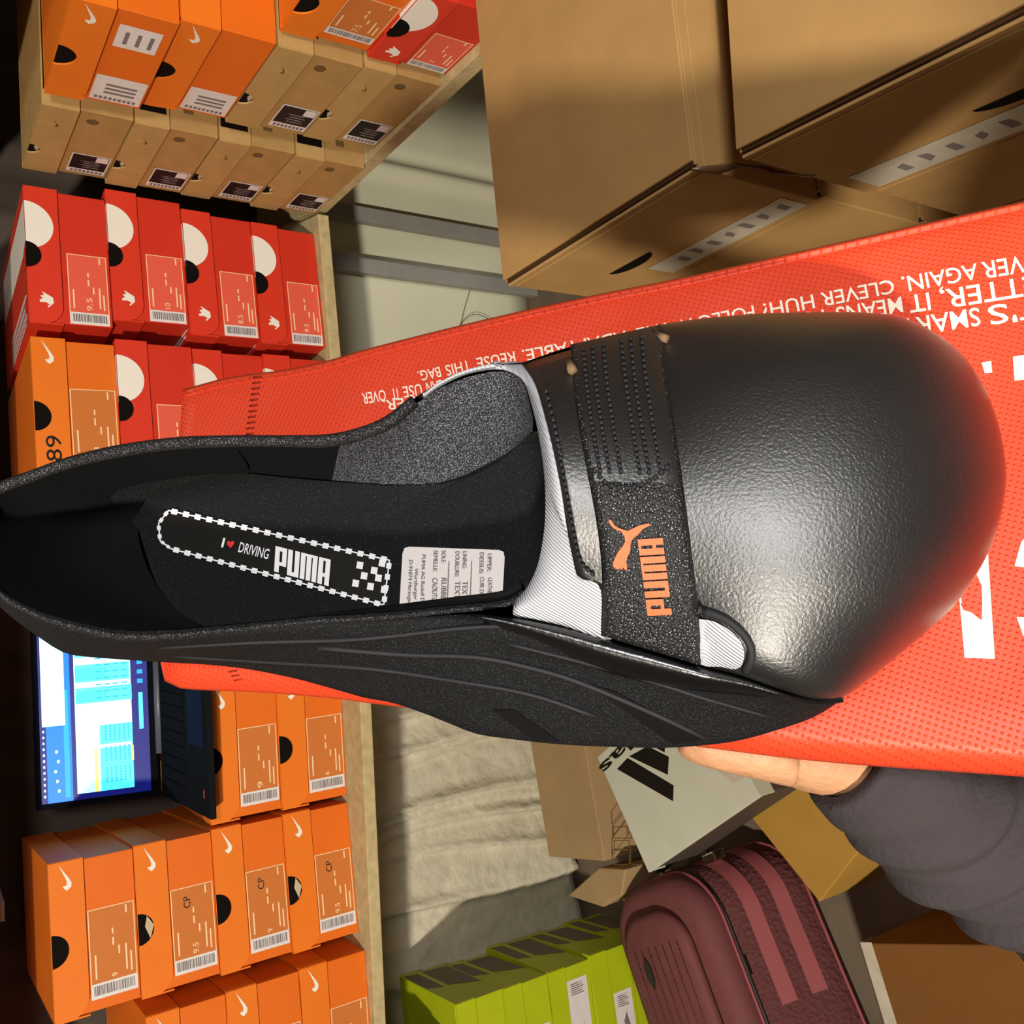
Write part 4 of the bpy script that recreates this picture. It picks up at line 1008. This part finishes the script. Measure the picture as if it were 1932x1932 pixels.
wchain([((-.03,-.36,1.50),.05),((-.03,-.34,1.57),(.06)),((-.03,-.33,1.66),(.082)),((-.03,-.34,1.73),.07)], kk[-1])
wchain([((-.03,-.40,1.20),.10),((-.03,-.41,.95),.11)], kk[-1])
p1 = chain([(1560,1385,-.045,.017),(1480,1300,-.045,.018)], w0)
chain([(1500,1410,-.042,.0145),(1420,1402,-.036,.0115),(1360,1396,-.034,.0105),(1300,1388,-.031,.0085),(1278,1384,-.030,.006)], p1-1)
for (x0, y0, x1, y1, L_) in ((1400,1250,1250,1120,1),(1440,1220,1330,1050,1.05),(1490,1210,1420,1030,1),(1540,1220,1500,1060,.85)):
    chain([(x0, y0, -.038, .0095),((x0+x1)/2-8, (y0+y1)/2, -.034, .0085),(x1, y1, -.032, .0080),(x1-30, y1-60, -.031, .0065)], p1)
mesh_person = None
FRo = FR
pers = skin('person', HV, HE, HR, m_skin, None, 2)
pers.matrix_world = FR
tag(pers, 'person reaching in from the corner, bare hand holding the red bag from below, dark sleeve', 'person')
mb = MB(m_slv); axp = resample([tuple(SP(1602,1408,-.050)), tuple(SP(1705,1472,-.062)), tuple(SP(1830,1552,-.084)), tuple(SP(2050,1650,-.112)), tuple(SP(2320,1765,-.15))], 70)
rows = []
for i, p in enumerate(axp):
    d = (axp[min(i+1, 69)]-axp[max(i-1, 0)]).normalized(); a = d.cross(V((0,0,1))).normalized(); b = d.cross(a); u = i/69
    rb_ = interp([(0,.0215),(.05,.0245),(.2,.0285),(.5,.034),(1,.05)], u)
    row = []
    for k in range(40):
        th = 2*math.pi*k/40
        wr = .0018*math.sin(u*46+2.2*math.sin(th+u*6))*min(1, u*4)+.0014*math.sin(u*90+3*math.cos(th*2))*min(1, u*3)
        row.append(p+(rb_+wr)*(a*math.cos(th)+b*math.sin(th)))
    rows.append(row)
inner = [[p.lerp(axp[0]+(axp[1]-axp[0])*.5, .18) for p in rows[0]]]
mb.grid(inner+rows, True, True)
sv = mb.build('sleeve', pers, subsurf=1)
sv['label'] = 'charcoal jersey sleeve'
def garment(name, mt, chains, rootv=0):
    vs, es, rs = [], [], []
    ids = {}
    for ch in chains:
        prev = None
        for key, p, r_ in ch:
            if key not in ids: ids[key] = len(vs); vs.append(FI @ V(p)); rs.append(r_)
            if prev is not None and (prev, ids[key]) not in es: es.append((prev, ids[key]))
            prev = ids[key]
    return skin(name, vs, es, rs, mt, pers, 2, rootv)
eW = FR @ ELB  # unseen rest of the person, added to shade the right-hand cartons
garment('jacket', m_slv, [[('p',(-.03,-.42,.90),(.17,.13)),('w',(-.03,-.41,1.06),(.165,.12)),('c',(-.03,-.40,1.25),(.185,.13)),('n',(-.03,-.38,1.40),(.12,.09)),('k',(-.03,-.37,1.45),(.065,.06))],
    [('n',(-.03,-.38,1.40),0),('sl',(-.23,-.37,1.36),(.07,.07)),('ul',(-.26,-.18,1.12),(.055,.055)),('el',tuple(eW),(.05,.05))],
    [('n',(-.03,-.38,1.40),0),('sr',(.17,-.37,1.36),(.07,.07)),('ur',(.24,-.42,1.10),(.055,.055)),('wr',(.17,-.40,.92),(.045,.045))]])
garment('trousers', m_zip, [[('h',(-.03,-.42,.88),(.16,.12)),('l1',(-.13,-.42,.78),(.09,.09)),('l2',(-.14,-.41,.46),(.065,.065)),('l3',(-.14,-.42,.09),(.05,.05)),('f1',(-.15,-.32,.045),(.045,.035))],
    [('h',(-.03,-.42,.88),0),('r1',(.07,-.42,.78),(.09,.09)),('r2',(.08,-.41,.46),(.065,.065)),('r3',(.08,-.42,.09),(.05,.05)),('f2',(.09,-.32,.045),(.045,.035))]])
hr = MB(m_zip); hc_ = V((-.03,-.345,1.665)); hr.grid([[FI @ (hc_+V((.094*math.sin(R(t_))*math.cos(R(a_)), -.012+.104*math.sin(R(t_))*math.sin(R(a_)), .112*math.cos(R(t_))))) for a_ in range(0, 360, 20)] for t_ in (2, 20, 40, 60, 78, 88)], True, True); hr.build('hair', pers)
